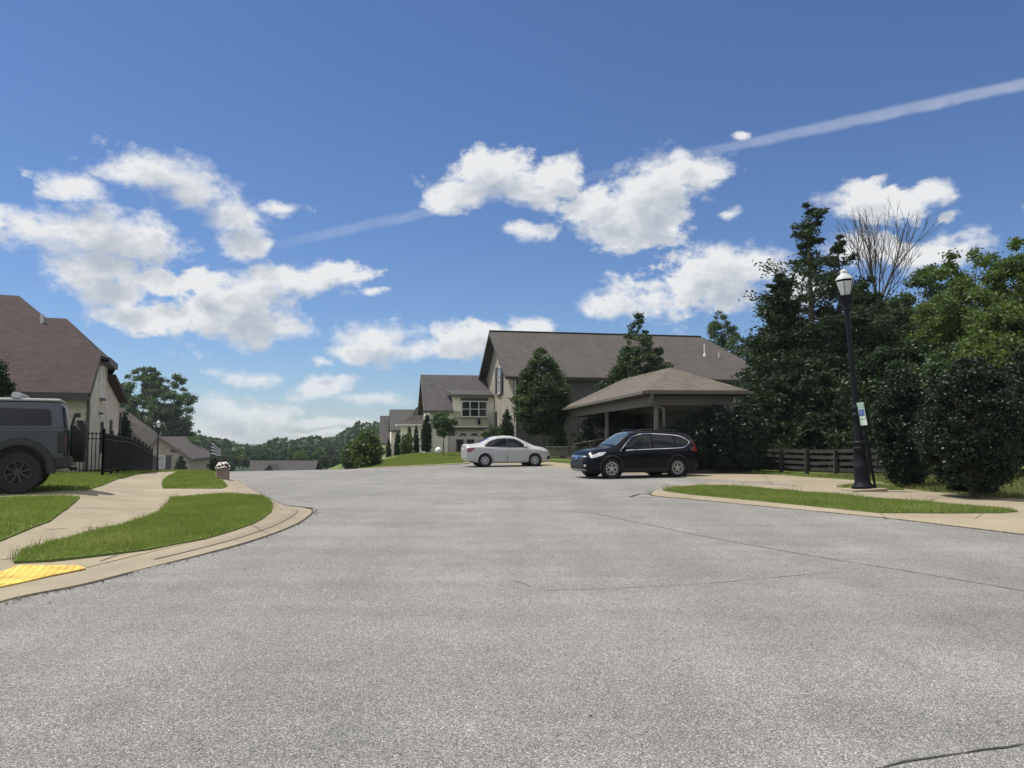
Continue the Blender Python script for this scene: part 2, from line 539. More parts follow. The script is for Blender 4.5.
make_materials()

# ------------------------------------------------------------------ sun + sky
SUN_EL, SUN_AZX, SUN_AZY = math.radians(64), -0.97, 0.22
hv = Vector((SUN_AZX, SUN_AZY, 0)).normalized()
sun_dir = Vector((hv.x * math.cos(SUN_EL), hv.y * math.cos(SUN_EL), math.sin(SUN_EL)))
sd = bpy.data.lights.new('sun', 'SUN'); sd.energy = 3.55; sd.angle = math.radians(0.53); sd.color = (1.0, 0.955, 0.89)
so = link('sun', sd); so.location = (0, 0, 60)
so.rotation_euler = (-sun_dir).to_track_quat('-Z', 'Y').to_euler()


def azel(px, py):
    a, b = ray(px, py)
    return math.atan2(a, 1.0), math.atan2(b, math.hypot(a, 1.0))


def make_world():
    w = bpy.data.worlds.new('World'); SC.world = w; w.use_nodes = True
    t = NT(w.node_tree)
    bg = t.n['Background']; bg.inputs['Strength'].default_value = 0.1
    sky = t.new('ShaderNodeTexSky'); sky.sky_type = 'NISHITA'; sky.sun_disc = False
    sky.sun_elevation = SUN_EL
    sky.sun_rotation = math.atan2(sun_dir.x, sun_dir.y)
    sky.air_density = 1.0; sky.dust_density = 0.25; sky.ozone_density = 3.0; sky.altitude = 300
    d = t.new('ShaderNodeTexCoord').outputs['Generated']
    sp = t.new('ShaderNodeSeparateXYZ', {0: d})
    az = t.math('ARCTAN2', sp.outputs[0], sp.outputs[1])
    el = t.math('ARCSINE', sp.outputs[2])
    p0 = t.new('ShaderNodeCombineXYZ', {0: az, 1: el}).outputs[0]
    # ragged edges: push the coordinates about with noise
    w1 = t.noise(p0, 9.0, 5, 0.6, out=1)
    w1 = t.vm('SUBTRACT', w1, (0.5, 0.5, 0.5))
    sc1 = t.vm('MULTIPLY', w1, (0.07, 0.045, 0))
    p = t.vm('ADD', p0, sc1)
    ells = [  # px, py, rx, ry of each cloud lump (pixels, turned into angles)
        (75, 182, 50, 15), (135, 172, 52, 24), (190, 190, 48, 24), (232, 210, 36, 20), (245, 240, 26, 24), (278, 204, 28, 10), (268, 238, 16, 12),
        (40, 225, 66, 28), (-30, 215, 70, 30), (110, 235, 76, 32), (150, 238, 30, 16), (95, 272, 46, 28), (112, 292, 36, 18), (158, 284, 44, 15),
        (160, 318, 66, 17), (225, 312, 80, 32), (300, 280, 66, 22), (335, 272, 38, 14), (265, 328, 58, 15), (205, 280, 34, 14), (374, 291, 16, 9),
        (490, 168, 44, 20), (462, 192, 38, 20), (520, 190, 40, 22), (560, 176, 28, 20), (525, 230, 30, 11),
        (605, 205, 42, 32), (650, 195, 50, 34), (690, 172, 46, 18), (625, 232, 46, 16), (650, 215, 40, 20), (725, 216, 22, 9), (680, 215, 22, 12),
        (618, 304, 36, 14), (655, 296, 58, 26), (705, 284, 62, 30), (745, 270, 46, 22),
        (375, 340, 40, 18), (400, 352, 50, 12), (360, 352, 34, 10), (480, 340, 46, 20), (530, 330, 32, 14), (460, 352, 34, 12),
        (250, 374, 32, 8), (318, 361, 18, 6), (330, 388, 38, 12), (372, 398, 40, 8), (222, 405, 30, 14), (262, 414, 46, 14), (230, 430, 60, 14), (330, 424, 42, 7), (300, 438, 110, 6),
        (880, 200, 50, 20), (925, 190, 34, 14), (945, 214, 20, 8), (925, 250, 64, 18), (865, 250, 50, 18), (965, 240, 26, 9), (810, 292, 50, 20), (1035, 205, 16, 10), (738, 134, 16, 6),
        (1120, 260, 60, 30), (1240, 190, 90, 40), (-220, 240, 120, 40), (-160, 330, 80, 26),
    ]
    prm = []
    for (px, py, rx, ry) in ells:
        a, e = azel(px, py)
        a2, _ = azel(px + rx, py); a1, _ = azel(px - rx, py)
        _, e2 = azel(px, py - ry); _, e1 = azel(px, py + ry)
        prm.append((a, e, (a2 - a1) / 2, (e2 - e1) / 2))

    def lumps(P):
        acc = None
        for a, e, ra, re in prm:
            q = t.vm('MULTIPLY', t.vm('SUBTRACT', P, (a, e, 0)), (1 / ra, 1 / re, 0))
            v = t.math('SUBTRACT', 1.0 if ra > 0.03 else 0.62, t.vm('LENGTH', q, out=1))
            acc = v if acc is None else t.math('SMOOTH_MAX', acc, v, 0.12)
        return t.math('MAXIMUM', acc, -1.5)

    def density(P, Q, det):
        n1 = t.noise(t.vm('MULTIPLY', Q, (1.0, 1.5, 1.0)), 13.0, det, 0.62, 0.15)
        n2 = t.noise(t.vm('MULTIPLY', Q, (1.0, 1.4, 1.0)), 42.0, max(2, det - 4), 0.6)
        d = t.math('ADD', lumps(P), t.math('MULTIPLY', t.math('SUBTRACT', n1, 0.5), 3.0))
        return t.math('ADD', d, t.math('MULTIPLY', t.math('SUBTRACT', n2, 0.5), 1.0))
    dens = density(p, p0, 9)
    up = (-0.012, 0.026, 0)
    densU = density(t.vm('ADD', p, up), t.vm('ADD', p0, up), 5)
    soft = t.noise(p0, 6.0, 2, 0.5)
    edge = t.mrange(soft, 0.35, 0.65, 0.34, 0.95)
    al = t.math('DIVIDE', t.math('ADD', dens, 0.20), edge, clamp=True)
    alpha = t.math('MULTIPLY', al, t.mrange(al, 0.0, 0.6, 0.45, 1.0))
    front = t.mrange(sp.outputs[1], 0.0, 0.25, 0.0, 1.0)
    alpha = t.math('MULTIPLY', t.math('MULTIPLY', alpha, front), t.mrange(el, 0.0, 0.11, 0.62, 1.0))
    # cloud standing between here and the light greys the base
    shade = t.mrange(densU, -0.15, 1.0, 0.0, 1.0)
    thin = t.mrange(dens, 0.0, 0.9, 0.25, 0.0)
    lit = t.math('SUBTRACT', t.math('ADD', 1.0, thin), shade, clamp=True)
    ccol = t.ramp(lit, [(0.0, (3.15, 3.5, 4.05)), (0.35, (3.8, 4.1, 4.5)), (0.7, (4.7, 4.9, 5.15)), (1.0, (5.6, 5.7, 5.8))])
    # contrail
    a1, e1 = azel(1024, 84); a2, e2 = azel(270, 246)
    ux, uy = a2 - a1, e2 - e1; L = math.hypot(ux, uy); ux /= L; uy /= L
    v1 = Vector((math.sin(a1) * math.cos(e1), math.cos(a1) * math.cos(e1), math.sin(e1))); v2 = Vector((math.sin(a2) * math.cos(e2), math.cos(a2) * math.cos(e2), math.sin(e2)))
    nn = v1.cross(v2).normalized()        # a straight trail lies on a great circle
    rel = t.vm('SUBTRACT', p0, (a1, e1, 0))
    along = t.vm('DOT_PRODUCT', rel, (ux, uy, 0), out=1)
    across = t.vm('DOT_PRODUCT', d, tuple(nn), out=1)
    nw = t.noise(p0, 30.0, 4, 0.6)
    across = t.math('ABSOLUTE', t.math('ADD', across, t.math('MULTIPLY', t.math('SUBTRACT', nw, 0.5), 0.007)))
    band = t.mrange(across, 0.0025, 0.0085, 1.0, 0.0, True)
    fade = t.ramp(t.math('DIVIDE', along, L * 1.25), [(0.0, 0.33), (0.24, 0.24), (0.36, 0.10), (0.50, 0.05), (0.62, 0.15), (0.74, 0.13), (0.82, 0.0)])
    tr = t.math('MULTIPLY', t.math('MULTIPLY', band, fade), t.mrange(nw, 0.3, 0.7, 0.65, 1.1))
    tr = t.math('MULTIPLY', tr, front)
    col = t.mix(tr, t.mix(1.0, sky.outputs[0], SKY_TINT, 'MULTIPLY'), (6, 6.1, 6.3))
    col = t.mix(alpha, col, ccol)
    # brighter cloud added overhead and behind, out of view, to lift the shade
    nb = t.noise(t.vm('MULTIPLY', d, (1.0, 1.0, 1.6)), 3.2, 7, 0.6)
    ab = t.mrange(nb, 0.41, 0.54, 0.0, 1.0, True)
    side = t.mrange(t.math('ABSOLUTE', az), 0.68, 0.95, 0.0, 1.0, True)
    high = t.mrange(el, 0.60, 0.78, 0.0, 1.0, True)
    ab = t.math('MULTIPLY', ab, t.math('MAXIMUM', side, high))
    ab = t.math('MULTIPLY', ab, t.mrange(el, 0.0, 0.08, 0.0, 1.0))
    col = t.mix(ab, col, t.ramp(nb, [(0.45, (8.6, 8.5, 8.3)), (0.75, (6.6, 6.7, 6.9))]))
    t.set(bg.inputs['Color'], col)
    w.cycles.sampling_method = 'MANUAL'; w.cycles.sample_map_resolution = 512


SKY_TINT = (0.50, 0.585, 0.735)
make_world()
vs_ = SC.view_settings
vs_.view_transform = 'Standard'; vs_.look = 'None'; vs_.gamma = 1.0; vs_.use_curve_mapping = False
vs_.exposure = 0.55
# ------------------------------------------------------------------ ground sheets
def pix(pts, off=0.0):
    return [ground(x, y, off) for x, y in pts]


def densify(poly, step):
    out = []
    n = len(poly)
    for i in range(n):
        a, b = np.array(poly[i]), np.array(poly[(i + 1) % n])
        k = max(1, int(math.ceil(np.linalg.norm(b - a) / step)))
        for j in range(k):
            out.append(tuple(a + (b - a) * j / k))
    return out


def smooth_line(pts, n=4):
    """Catmull-Rom through the points"""
    P = [np.array(p, float) for p in pts]
    P = [2 * P[0] - P[1]] + P + [2 * P[-1] - P[-2]]
    out = []
    for i in range(1, len(P) - 2):
        for j in range(n):
            u = j / n
            a, b, c, d = P[i - 1], P[i], P[i + 1], P[i + 2]
            out.append(tuple(0.5 * (2 * b + (c - a) * u + (2 * a - 5 * b + 4 * c - d) * u * u + (3 * b - a - 3 * c + d) * u ** 3)))
    out.append(tuple(P[-2]))
    return out


def inside(poly, X, Y):
    px = np.array([p[0] for p in poly]); py = np.array([p[1] for p in poly])
    r = np.zeros(len(X), bool)
    j = len(poly) - 1
    for i in range(len(poly)):
        c = ((py[i] > Y) != (py[j] > Y)) & (X < (px[j] - px[i]) * (Y - py[i]) / (py[j] - py[i] + 1e-12) + px[i])
        r ^= c
        j = i
    return r


def sheet(name, poly, off, mat, step=1.2, kind='structure', skirt=0.16, offfn=None):
    poly = densify(poly, step)
    nb = len(poly)
    xs = [p[0] for p in poly]; ys = [p[1] for p in poly]
    gx, gy = np.meshgrid(np.arange(min(xs), max(xs), step), np.arange(min(ys), max(ys), step))
    gx = gx.ravel() + 0.013; gy = gy.ravel() + 0.017
    k = inside(poly, gx, gy)
    co = [Vector(p) for p in poly] + [Vector((a, b)) for a, b in zip(gx[k], gy[k])]
    edges = [(i, (i + 1) % nb) for i in range(nb)]
    vs, es, fs, *_ = delaunay_2d_cdt(co, edges, [list(range(nb))], 1, 1e-4)
    V = np.array([(v.x, v.y) for v in vs])
    zz = Z(V[:, 0], V[:, 1]) + (off if offfn is None else offfn(V[:, 0], V[:, 1]))
    verts = [(a, b, c) for (a, b), c in zip(V, zz)]
    fs = [list(f) for f in fs]
    cnt = {}
    for f in fs:
        for i in range(len(f)):
            e = (f[i], f[(i + 1) % len(f)])
            cnt[e] = 1
    nv = len(verts); low = {}
    for (a, b) in list(cnt):
        if (b, a) not in cnt:
            for q in (a, b):
                if q not in low:
                    low[q] = len(verts)
                    verts.append((verts[q][0], verts[q][1], verts[q][2] - skirt))
            fs.append([b, a, low[a], low[b]])
    me = bpy.data.meshes.new(name); me.from_pydata(verts, [], fs); me.update()
    me.materials.append(mat)
    o = link(name, me)
    o['kind'] = kind
    return o


def offset_line(line, d):
    """shift a polyline to its left (d>0)"""
    P = np.array(line); out = []
    for i in range(len(P)):
        t = P[min(i + 1, len(P) - 1)] - P[max(i - 1, 0)]
        t = t / (np.linalg.norm(t) + 1e-9)
        out.append(tuple(P[i] + np.array([-t[1], t[0]]) * d))
    return out


def kerb(name, line, side, prof, mat, hf=None):
    """prof: (distance from road edge, height) swept along the line"""
    rows = []
    for d, h in prof:
        L = offset_line(line, side * d)
        rows.append([(x, y, gz(x, y) + (h if h < 0.02 or hf is None else 0.018 + (h - 0.018) * hf[i])) for i, (x, y) in enumerate(L)])
    vs = [p for r in rows for p in r]; n = len(line); fs = []
    for r in range(len(rows) - 1):
        for i in range(n - 1):
            fs.append([r * n + i, r * n + i + 1, (r + 1) * n + i + 1, (r + 1) * n + i])
    mb = MB(); mb.add(vs, fs)
    o = mb.build(name, mat, smooth=True, angle=35)
    o['kind'] = 'structure'
    return o


# base terrain: one sheet to the horizon
def base_terrain():
    a = np.concatenate([-np.geomspace(4000, 75, 22), np.arange(-72, 72.1, 2.0), np.geomspace(75, 4000, 22)])
    b = np.concatenate([-np.geomspace(3000, 30, 14), np.arange(-28, 160.1, 2.0), np.geomspace(164, 6000, 26)])
    X, Y = np.meshgrid(a, b)
    zz = Z(X, Y) - 0.07
    far = np.hypot(X, Y)
    zz = zz + 0.0 * far
    n, m = len(b), len(a)
    vs = np.stack([X.ravel(), Y.ravel(), zz.ravel()], 1)
    idx = np.arange(n * m).reshape(n, m)
    fs = np.stack([idx[:-1, :-1].ravel(), idx[:-1, 1:].ravel(), idx[1:, 1:].ravel(), idx[1:, :-1].ravel()], 1)
    me = bpy.data.meshes.new('terrain'); me.from_pydata(vs.tolist(), [], fs.tolist()); me.update()
    me.polygons.foreach_set('use_smooth', [True] * len(me.polygons))
    me.materials.append(M['lawn']); me.materials.append(M['leaf_far'])
    cx = (X[:-1, :-1] + X[1:, 1:]).ravel() / 2; cy = (Y[:-1, :-1] + Y[1:, 1:]).ravel() / 2
    me.polygons.foreach_set('material_index', (np.hypot(cx, cy) > 215).astype(np.int32))
    o = link('terrain', me); o['kind'] = 'structure'


base_terrain()

# asphalt: junction, parking bay and the street running over the crest
sheet('road', [(-60, -14), (60, -14), (60, 14), SQ(40, 20.5), SQ(48, 12.0), SQ(150, 11.6), SQ(150, 3.2), SQ(44, 3.0), SQ(20, -3.5), (-60, 9)], 0.0, M['asphalt'], 1.6, skirt=0.05)

CH = 0.06       # kerb top above the asphalt
GH = 0.018       # lawn soil above the concrete
# ---- left kerb
LK_px = [(-90, 640), (0, 603), (80, 586), (139, 571), (199, 556), (256, 540), (292, 526.5), (309, 516), (311, 511), (300, 508), (284, 506), (267, 498), (247, 487), (232, 478)]
LK = pix(LK_px)
e = LK[-1]
LK = LK + [SQ(31, 3.25), SQ(38, 3.2), SQ(60, 3.2), SQ(100, 3.2), SQ(150, 3.2)]
LKs = smooth_line(LK, 5)
hf = [0.15 + 0.85 * float(sst(9.0, 11.5, -0.45 * x + 0.893 * y)) for x, y in LKs]
KP = [(-0.02, -0.05), (0.0, 0.018), (0.27, 0.018), (0.30, 0.030), (0.35, CH - 0.01), (0.40, CH), (0.60, CH)]
kerb('kerb', LKs, 1, KP, M['gutter'], hf)
LKin = offset_line(LKs, 0.58)


def ramp_off(x, y):
    s = -0.45 * x + 0.893 * y
    return 0.018 + (CH - 0.018) * (0.15 + 0.85 * sst(9.0, 11.5, s))


left_edge = [p for p in LKin]
sheet('pavement', left_edge + [SQ(150, -12), (-75, 75), (-48, 6), (-30, 2)], CH, M['concrete'], 0.6, offfn=ramp_off)

offG = CH + GH
GA = pix([(14, 561), (22, 550), (45, 544), (73, 536), (116, 526), (143, 518), (160, 511.5), (168, 502), (171, 497.5), (200, 495.5), (232, 494), (262, 496), (270, 500), (273, 506), (271, 511.5), (262, 518.5), (252, 523.5), (230, 531), (206, 538), (178, 543), (149, 548.5), (115, 552.5), (83, 556), (50, 559.5)], offG)
GB = pix([(163, 488), (161.5, 484), (163, 480), (167, 477), (173, 474), (179, 471.8), (190, 470.6)], offG) + [SQ(36, 1.3), SQ(40, 2.35)] + pix([(214, 471.5), (217, 475), (222, 480), (227.5, 486), (222, 488)], offG)
GC = pix([(-70, 560), (0, 540.5), (20, 532), (50, 520.5), (66, 509), (78, 499), (80, 496.8), (70, 496), (35, 496.6), (0, 497.3), (-60, 499)], offG) + [(-17, 13.5), (-26, 6)]
GD = pix([(62, 490.2), (85, 489.8), (94, 487.5), (103, 485), (112, 481), (120, 478.2), (132, 475.2), (146, 473), (158, 471.3)], offG) + [SQ(38, -0.9), SQ(150, -0.9), SQ(150, -40), (-75, 30), (-38, 9.2)]
# the drive runs square to the street, so the back lawn starts at the drive's far edge
def sq_of(p): return (-0.45 * p[0] + 0.893 * p[1], 0.893 * p[0] + 0.45 * p[1])
s0 = sq_of(GD[0])[0]
GD = [GD[0]] + GD[1:-3] + [SQ(150, -40), SQ(60, -60), SQ(s0 + 0.5, -30)]
for nm, P in (('lawn', GA), ('lawn', GB), ('lawn', GC), ('lawn', GD)):
    sheet(nm, P, offG, M['lawn'], 0.6)

# tactile pad at the ramp, domes in rows
pad_px = [(-40, 594), (-40, 578), (0, 574.5), (20, 568.2), (78, 568), (86, 570.5), (50, 577.5), (0, 588.5)]
PADP = pix(pad_px, 0.02)


def pad():
    s_off = lambda x, y: ramp_off(x, y) + 0.014
    o = sheet('tactile_pad', PADP, 0.02, M['yellow_pad'], 0.4, kind='thing', skirt=0.012, offfn=s_off)
    del o['kind']
    tag(o, 'yellow tactile paving pad set in the concrete kerb ramp', 'tactile paving')
    mb = MB()
    xs = [p[0] for p in PADP]; ys = [p[1] for p in PADP]
    st = 0.075
    ux, uy = 0.93, 0.37
    pts = []
    c0 = np.array([np.mean(xs), np.mean(ys)])
    for i in range(-40, 41):
        for j in range(-40, 41):
            pts.append(c0 + np.array([ux, uy]) * i * st + np.array([-uy, ux]) * j * st)
    pts = np.array(pts)
    k = inside(PADP, pts[:, 0], pts[:, 1])
    for x, y in pts[k]:
        z0 = gz(x, y) + float(ramp_off(x, y)) + 0.014
        vs = [(x + r * math.cos(a), y + r * math.sin(a), z0 + h) for r, h in ((0.020, 0), (0.012, 0.007)) for a in np.arange(6) * math.pi / 3]
        mb.add(vs, [[q, (q + 1) % 6, 6 + (q + 1) % 6, 6 + q] for q in range(6)] + [list(range(6, 12))])
    d = mb.build('truncated_domes', M['yellow_pad'], o)
    d['kind'] = 'stuff'


pad()

# ---- right kerb and island
RK_px = [(790, 486.6), (757, 484.6), (724, 483.6), (690, 484.6), (668, 487.5), (655, 491), (651.5, 494.6), (662, 496.8), (690, 499.2), (724, 502.5), (800, 509.8), (885, 518), (955, 526.2), (1024, 534.7), (1160, 552), (1330, 580)]
RK = pix(RK_px)
RKs = smooth_line(RK, 5)
CHR = 0.03
offR = CHR + 0.015
KP2 = [(-0.02, -0.05), (0.0, 0.012), (0.06, 0.022), (0.12, CHR), (0.52, CHR)]
kerb('kerb', RKs, 1, KP2, M['concrete'])
# rear kerb of the parking bay
RB = [SQ(41, 18.2), SQ(37, 18.2)] + pix([(552, 467), (580, 470), (640, 474.3), (700, 478.6), (745, 481.4), (783, 483.8), (791, 486.0)])
RBs = smooth_line(RB, 4)
kerb('kerb', RBs, 1, [(-0.02, -0.05), (0.0, 0.012), (0.02, CHR), (0.30, CHR)], M['concrete'])
RKin = offset_line(RKs, 0.50)
RBin = offset_line(RBs, 0.28)
conc_up = pix([(1340, 520), (1160, 508.5), (1024, 498.7), (960, 494.2), (905, 489), (882, 482.6), (850, 479.8), (783, 475), (724, 473), (640, 469.3), (571, 463.6), (546, 461.6)], CHR)
sheet('pavement', RKin + conc_up + RBin, CHR, M['concrete'], 0.7)
GI = pix([(664, 490.5), (672, 487.5), (700, 485.8), (724, 486), (757, 488), (791, 491), (830, 494.5), (870, 498), (920, 501.8), (970, 506), (1005, 509.5), (1018, 511.3), (1000, 512.6), (940, 512.8), (879, 512.4), (800, 504.5), (724, 497.2), (690, 494.2)], offR)
sheet('lawn', GI, offR, M['lawn'], 0.6)
GP = pix([(836, 486.6), (846, 485), (860, 484.3), (884, 484.6), (905, 489.6), (880, 489.4), (858, 488.2)], offR)
sheet('lawn', GP, offR, M['lawn'], 0.4)
# right yard: strip along the walk, under the fence, the pavilion and the far houses
yard = pix([(1345, 519), (1160, 508), (1024, 498.2), (960, 493.8), (905, 488.6), (882, 482.2), (850, 479.4), (783, 474.6), (724, 472.6), (640, 468.9), (571, 463.2), (546, 461.2)], offR)
yard = yard + [SQ(41, 18.6), SQ(39.2, 16.6), SQ(39.5, 14.2), SQ(43, 12.2), SQ(60, 11.8), SQ(150, 11.8), SQ(150, 70), (70, 60), (70, 0)]
sheet('lawn', yard, offR, M['lawn'], 1.0)
# kerb below the far lawn
FK = [SQ(41, 18.2), SQ(38.8, 16.6), SQ(39.0, 14.0), SQ(42.5, 11.9), SQ(60, 11.5), SQ(150, 11.5)]
kerb('kerb', smooth_line(FK, 5), -1, [(-0.02, -0.05), (0.0, 0.012), (0.03, 0.05), (0.34, 0.055)], M['concrete'])


# ---- joints in the concrete and cracks in the asphalt, plus one painted inlet shadow: thin strips lying on the surface
def strip(name, pts, w, off, mat, rng=None, wob=0.0, kind='structure', sub=1):
    pts = [np.array(p, float) for p in pts]
    out = []
    for i in range(len(pts) - 1):
        k = max(1, int(np.linalg.norm(pts[i + 1] - pts[i]) / 0.12)) if wob else max(1, int(np.linalg.norm(pts[i + 1] - pts[i]) / 0.5))
        for j in range(k): out.append(pts[i] + (pts[i + 1] - pts[i]) * j / k)
    out.append(pts[-1])
    P = np.array(out)
    if wob:
        ph = rng.uniform(0, 9, 4)
        tt = np.arange(len(P))
        wv = np.sin(tt * 0.31 + ph[0]) * 0.5 + np.sin(tt * 0.83 + ph[1]) * 0.35 + rng.normal(0, 0.35, len(P))
        P = P + np.array([0.3, 1.0])[None, :] * (wv * wob)[:, None]
    vs, fs = [], []
    for i in range(len(P)):
        t = P[min(i + 1, len(P) - 1)] - P[max(i - 1, 0)]; t = t / (np.linalg.norm(t) + 1e-9)
        n = np.array([-t[1], t[0]])
        ww = w * (1.0 if not wob else rng.uniform(0.45, 1.3)) * (0.25 if wob and i in (0, len(P) - 1) else 1)
        for sgn in (-0.5, 0.5):
            q = P[i] + n * sgn * ww
            oo = off(q[0], q[1]) if callable(off) else off
            vs.append((q[0], q[1], gz(q[0], q[1]) + float(oo)))
    for i in range(len(P) - 1): fs.append([2 * i, 2 * i + 1, 2 * i + 3, 2 * i + 2])
    mb = MB(); mb.add(vs, fs)
    o = mb.build(name, mat)
    o['kind'] = kind
    return o


RNG = np.random.default_rng(11)
strip('road_crack', pix([(872, 771), (905, 762), (945, 757), (985, 751), (1030, 744)]), 0.015, 0.005, M['crack'], RNG, 0.013)
strip('road_crack', pix([(512, 580), (522, 583), (532, 587)]), 0.03, 0.005, M['crack_faint'], RNG, 0.012)
strip('road_crack', pix([(540, 591), (600, 589), (660, 586), (727, 582), (780, 577), (840, 572)]), 0.013, 0.005, M['crack_faint'], RNG, 0.012)
strip('road_crack', pix([(587, 512), (640, 523), (697, 535), (750, 545), (812, 556), (900, 570), (1030, 592)]), 0.03, 0.005, M['crack_faint'], RNG, 0.014)
strip('road_crack', pix([(630, 497), (640, 494), (652, 494.8)]), 0.10, 0.005, M['crack'], RNG, 0.01)
strip('road_crack', pix([(285, 506), (300, 507.2), (313, 509)]), 0.12, 0.012, M['crack'], RNG, 0.01)  # dark strip painted as the shadow of the drain inlet
joff = lambda x, y: ramp_off(x, y) + 0.009
for L in ([(109, 487.3), (162, 487.6)], [(74, 508.6), (165, 508.2)], [(44, 529.8), (112, 527.2)], [(100, 560), (120, 553.5)], [(0, 559), (22, 557.5)], [(136, 479), (164, 479.2)], [(228, 488.5), (245, 488.5)], [(252, 526), (270, 531)]):
    strip('pavement_joint', pix(L, CH), 0.02, joff, M['joint'])
strip('pavement_joint', offset_line(LKs, 0.285)[18:44], 0.03, lambda x, y: 0.026, M['joint'])
strip('kerb_seam', offset_line(LKs, -0.015)[6:66], 0.03, lambda x, y: 0.006, M['crack'], RNG, 0.004)
strip('kerb_seam', offset_line(RKs, -0.025)[25:74], 0.05, lambda x, y: 0.006, M['crack'], RNG, 0.005)
for L in ([(879, 512.4), (886, 518)], [(772, 484), (764, 475.2)], [(690, 477), (676, 471.5)], [(1000, 503), (1024, 501)], [(940, 497), (925, 502)], [(860, 491), (846, 495.5)], [(975, 519), (985, 512)]):
    strip('pavement_joint', pix(L, CHR), 0.018, CHR + 0.005, M['joint'])


# ------------------------------------------------------------------ grass blades
def quads_mesh(name, V, mat, nper=4):
    """V (n,nper,3): one polygon each"""
    n = len(V)
    me = bpy.data.meshes.new(name)
    me.vertices.add(n * nper); me.vertices.foreach_set('co', V.reshape(-1).astype(np.float32))
    me.loops.add(n * nper); me.loops.foreach_set('vertex_index', np.arange(n * nper, dtype=np.int32))
    me.polygons.add(n)
    me.polygons.foreach_set('loop_start', np.arange(0, n * nper, nper, dtype=np.int32))
    me.polygons.foreach_set('loop_total', np.full(n, nper, np.int32))
    me.update(calc_edges=True)
    me.materials.append(mat)
    return me


def leaves(C, L, W, rng, up=0.0, droop=0.0, fold=0.0, out=None):
    """a leaf-shaped quad at every centre"""
    n = len(C)
    d = rng.normal(0, 1, (n, 3)); d[:, 2] = d[:, 2] * 0.7 - droop
    if out is not None: d += out * 1.1
    d /= np.linalg.norm(d, axis=1)[:, None] + 1e-9
    r = rng.normal(0, 1, (n, 3)); r[:, 2] *= (1 - up)
    s = np.cross(d, r + np.array([0, 0, up * 2.0])); s /= np.linalg.norm(s, axis=1)[:, None] + 1e-9
    l = (L * rng.uniform(0.6, 1.35, n))[:, None] * 0.5
    w = (W * rng.uniform(0.6, 1.35, n))[:, None] * 0.5
    a = C - d * l; b = C + s * w + d * l * 0.1; c = C + d * l; e = C - s * w + d * l * 0.1
    return np.stack([a, b, c, e], 1)


def grass(poly, dens, h, w, off, seed, mat='grass_blade', clump=0.5):
    rng = np.random.default_rng(seed)
    xs = np.array([p[0] for p in poly]); ys = np.array([p[1] for p in poly])
    n = int((xs.max() - xs.min()) * (ys.max() - ys.min()) * dens)
    X = rng.uniform(xs.min() - 0.03, xs.max() + 0.03, n); Y = rng.uniform(ys.min() - 0.03, ys.max() + 0.03, n)
    k = inside(poly, X, Y); X, Y = X[k], Y[k]
    nz = 0.5 + 0.5 * np.sin(X * 2.1 + 1.3 * np.sin(Y * 1.7)) * np.sin(Y * 2.6 + 1.1 * np.sin(X * 1.3))
    hh = h * rng.uniform(0.45, 1.25, len(X)) * (1 - clump * 0.5 + clump * nz)
    a = rng.uniform(0, 2 * np.pi, len(X)); ln = rng.uniform(0.1, 0.75, len(X)) * hh
    zz = Z(X, Y) + off
    dx, dy = np.cos(a), np.sin(a)
    ww = w * rng.uniform(0.7, 1.3, len(X))
    b1 = np.stack([X - dy * ww, Y + dx * ww, zz], 1); b2 = np.stack([X + dy * ww, Y - dx * ww, zz], 1)
    tip = np.stack([X + dx * ln, Y + dy * ln, zz + hh], 1)
    o = link('grass', quads_mesh('grass', np.stack([b1, b2, tip], 1), M[mat], 3))
    o['kind'] = 'stuff'
    return o


def clip_box(poly, smax):
    return poly


grass(GA, 3200, 0.055, 0.004, offG, 1)
grass(GB, 1300, 0.06, 0.006, offG, 2)
grass(GC, 1900, 0.055, 0.005, offG, 3)
gd_near = [p for p in GD[:9]] + [SQ(38, -0.9), SQ(44, -0.9), SQ(44, -9), SQ(s0 + 0.4, -9)]
grass(gd_near, 600, 0.065, 0.009, offG, 4)
grass(GI, 2000, 0.065, 0.006, offR, 5)
grass(GP, 1200, 0.06, 0.007, offR, 6)
right_strip = pix([(1160, 508), (1024, 498.2), (960, 493.8), (905, 488.6), (882, 482.2)], offR) + [SQ(21, 22.5), SQ(12, 25), SQ(4, 25)]
grass(right_strip, 700, 0.11, 0.008, offR, 7, 'dry_blade', 0.9)
mid_strip = pix([(882, 482.2), (850, 479.4), (783, 474.6), (724, 472.6), (640, 468.9), (571, 463.2), (546, 461.2)], offR) + [SQ(44, 22.5), SQ(21, 22.5)]
grass(mid_strip, 600, 0.07, 0.009, offR, 8)
far_lawn = [SQ(39.3, 16.6), SQ(39.5, 14.2), SQ(43, 12.2), SQ(60, 11.8), SQ(72, 11.8), SQ(66, 26), SQ(50, 26), SQ(41, 19)]
grass(far_lawn, 220, 0.08, 0.014, offR, 9)


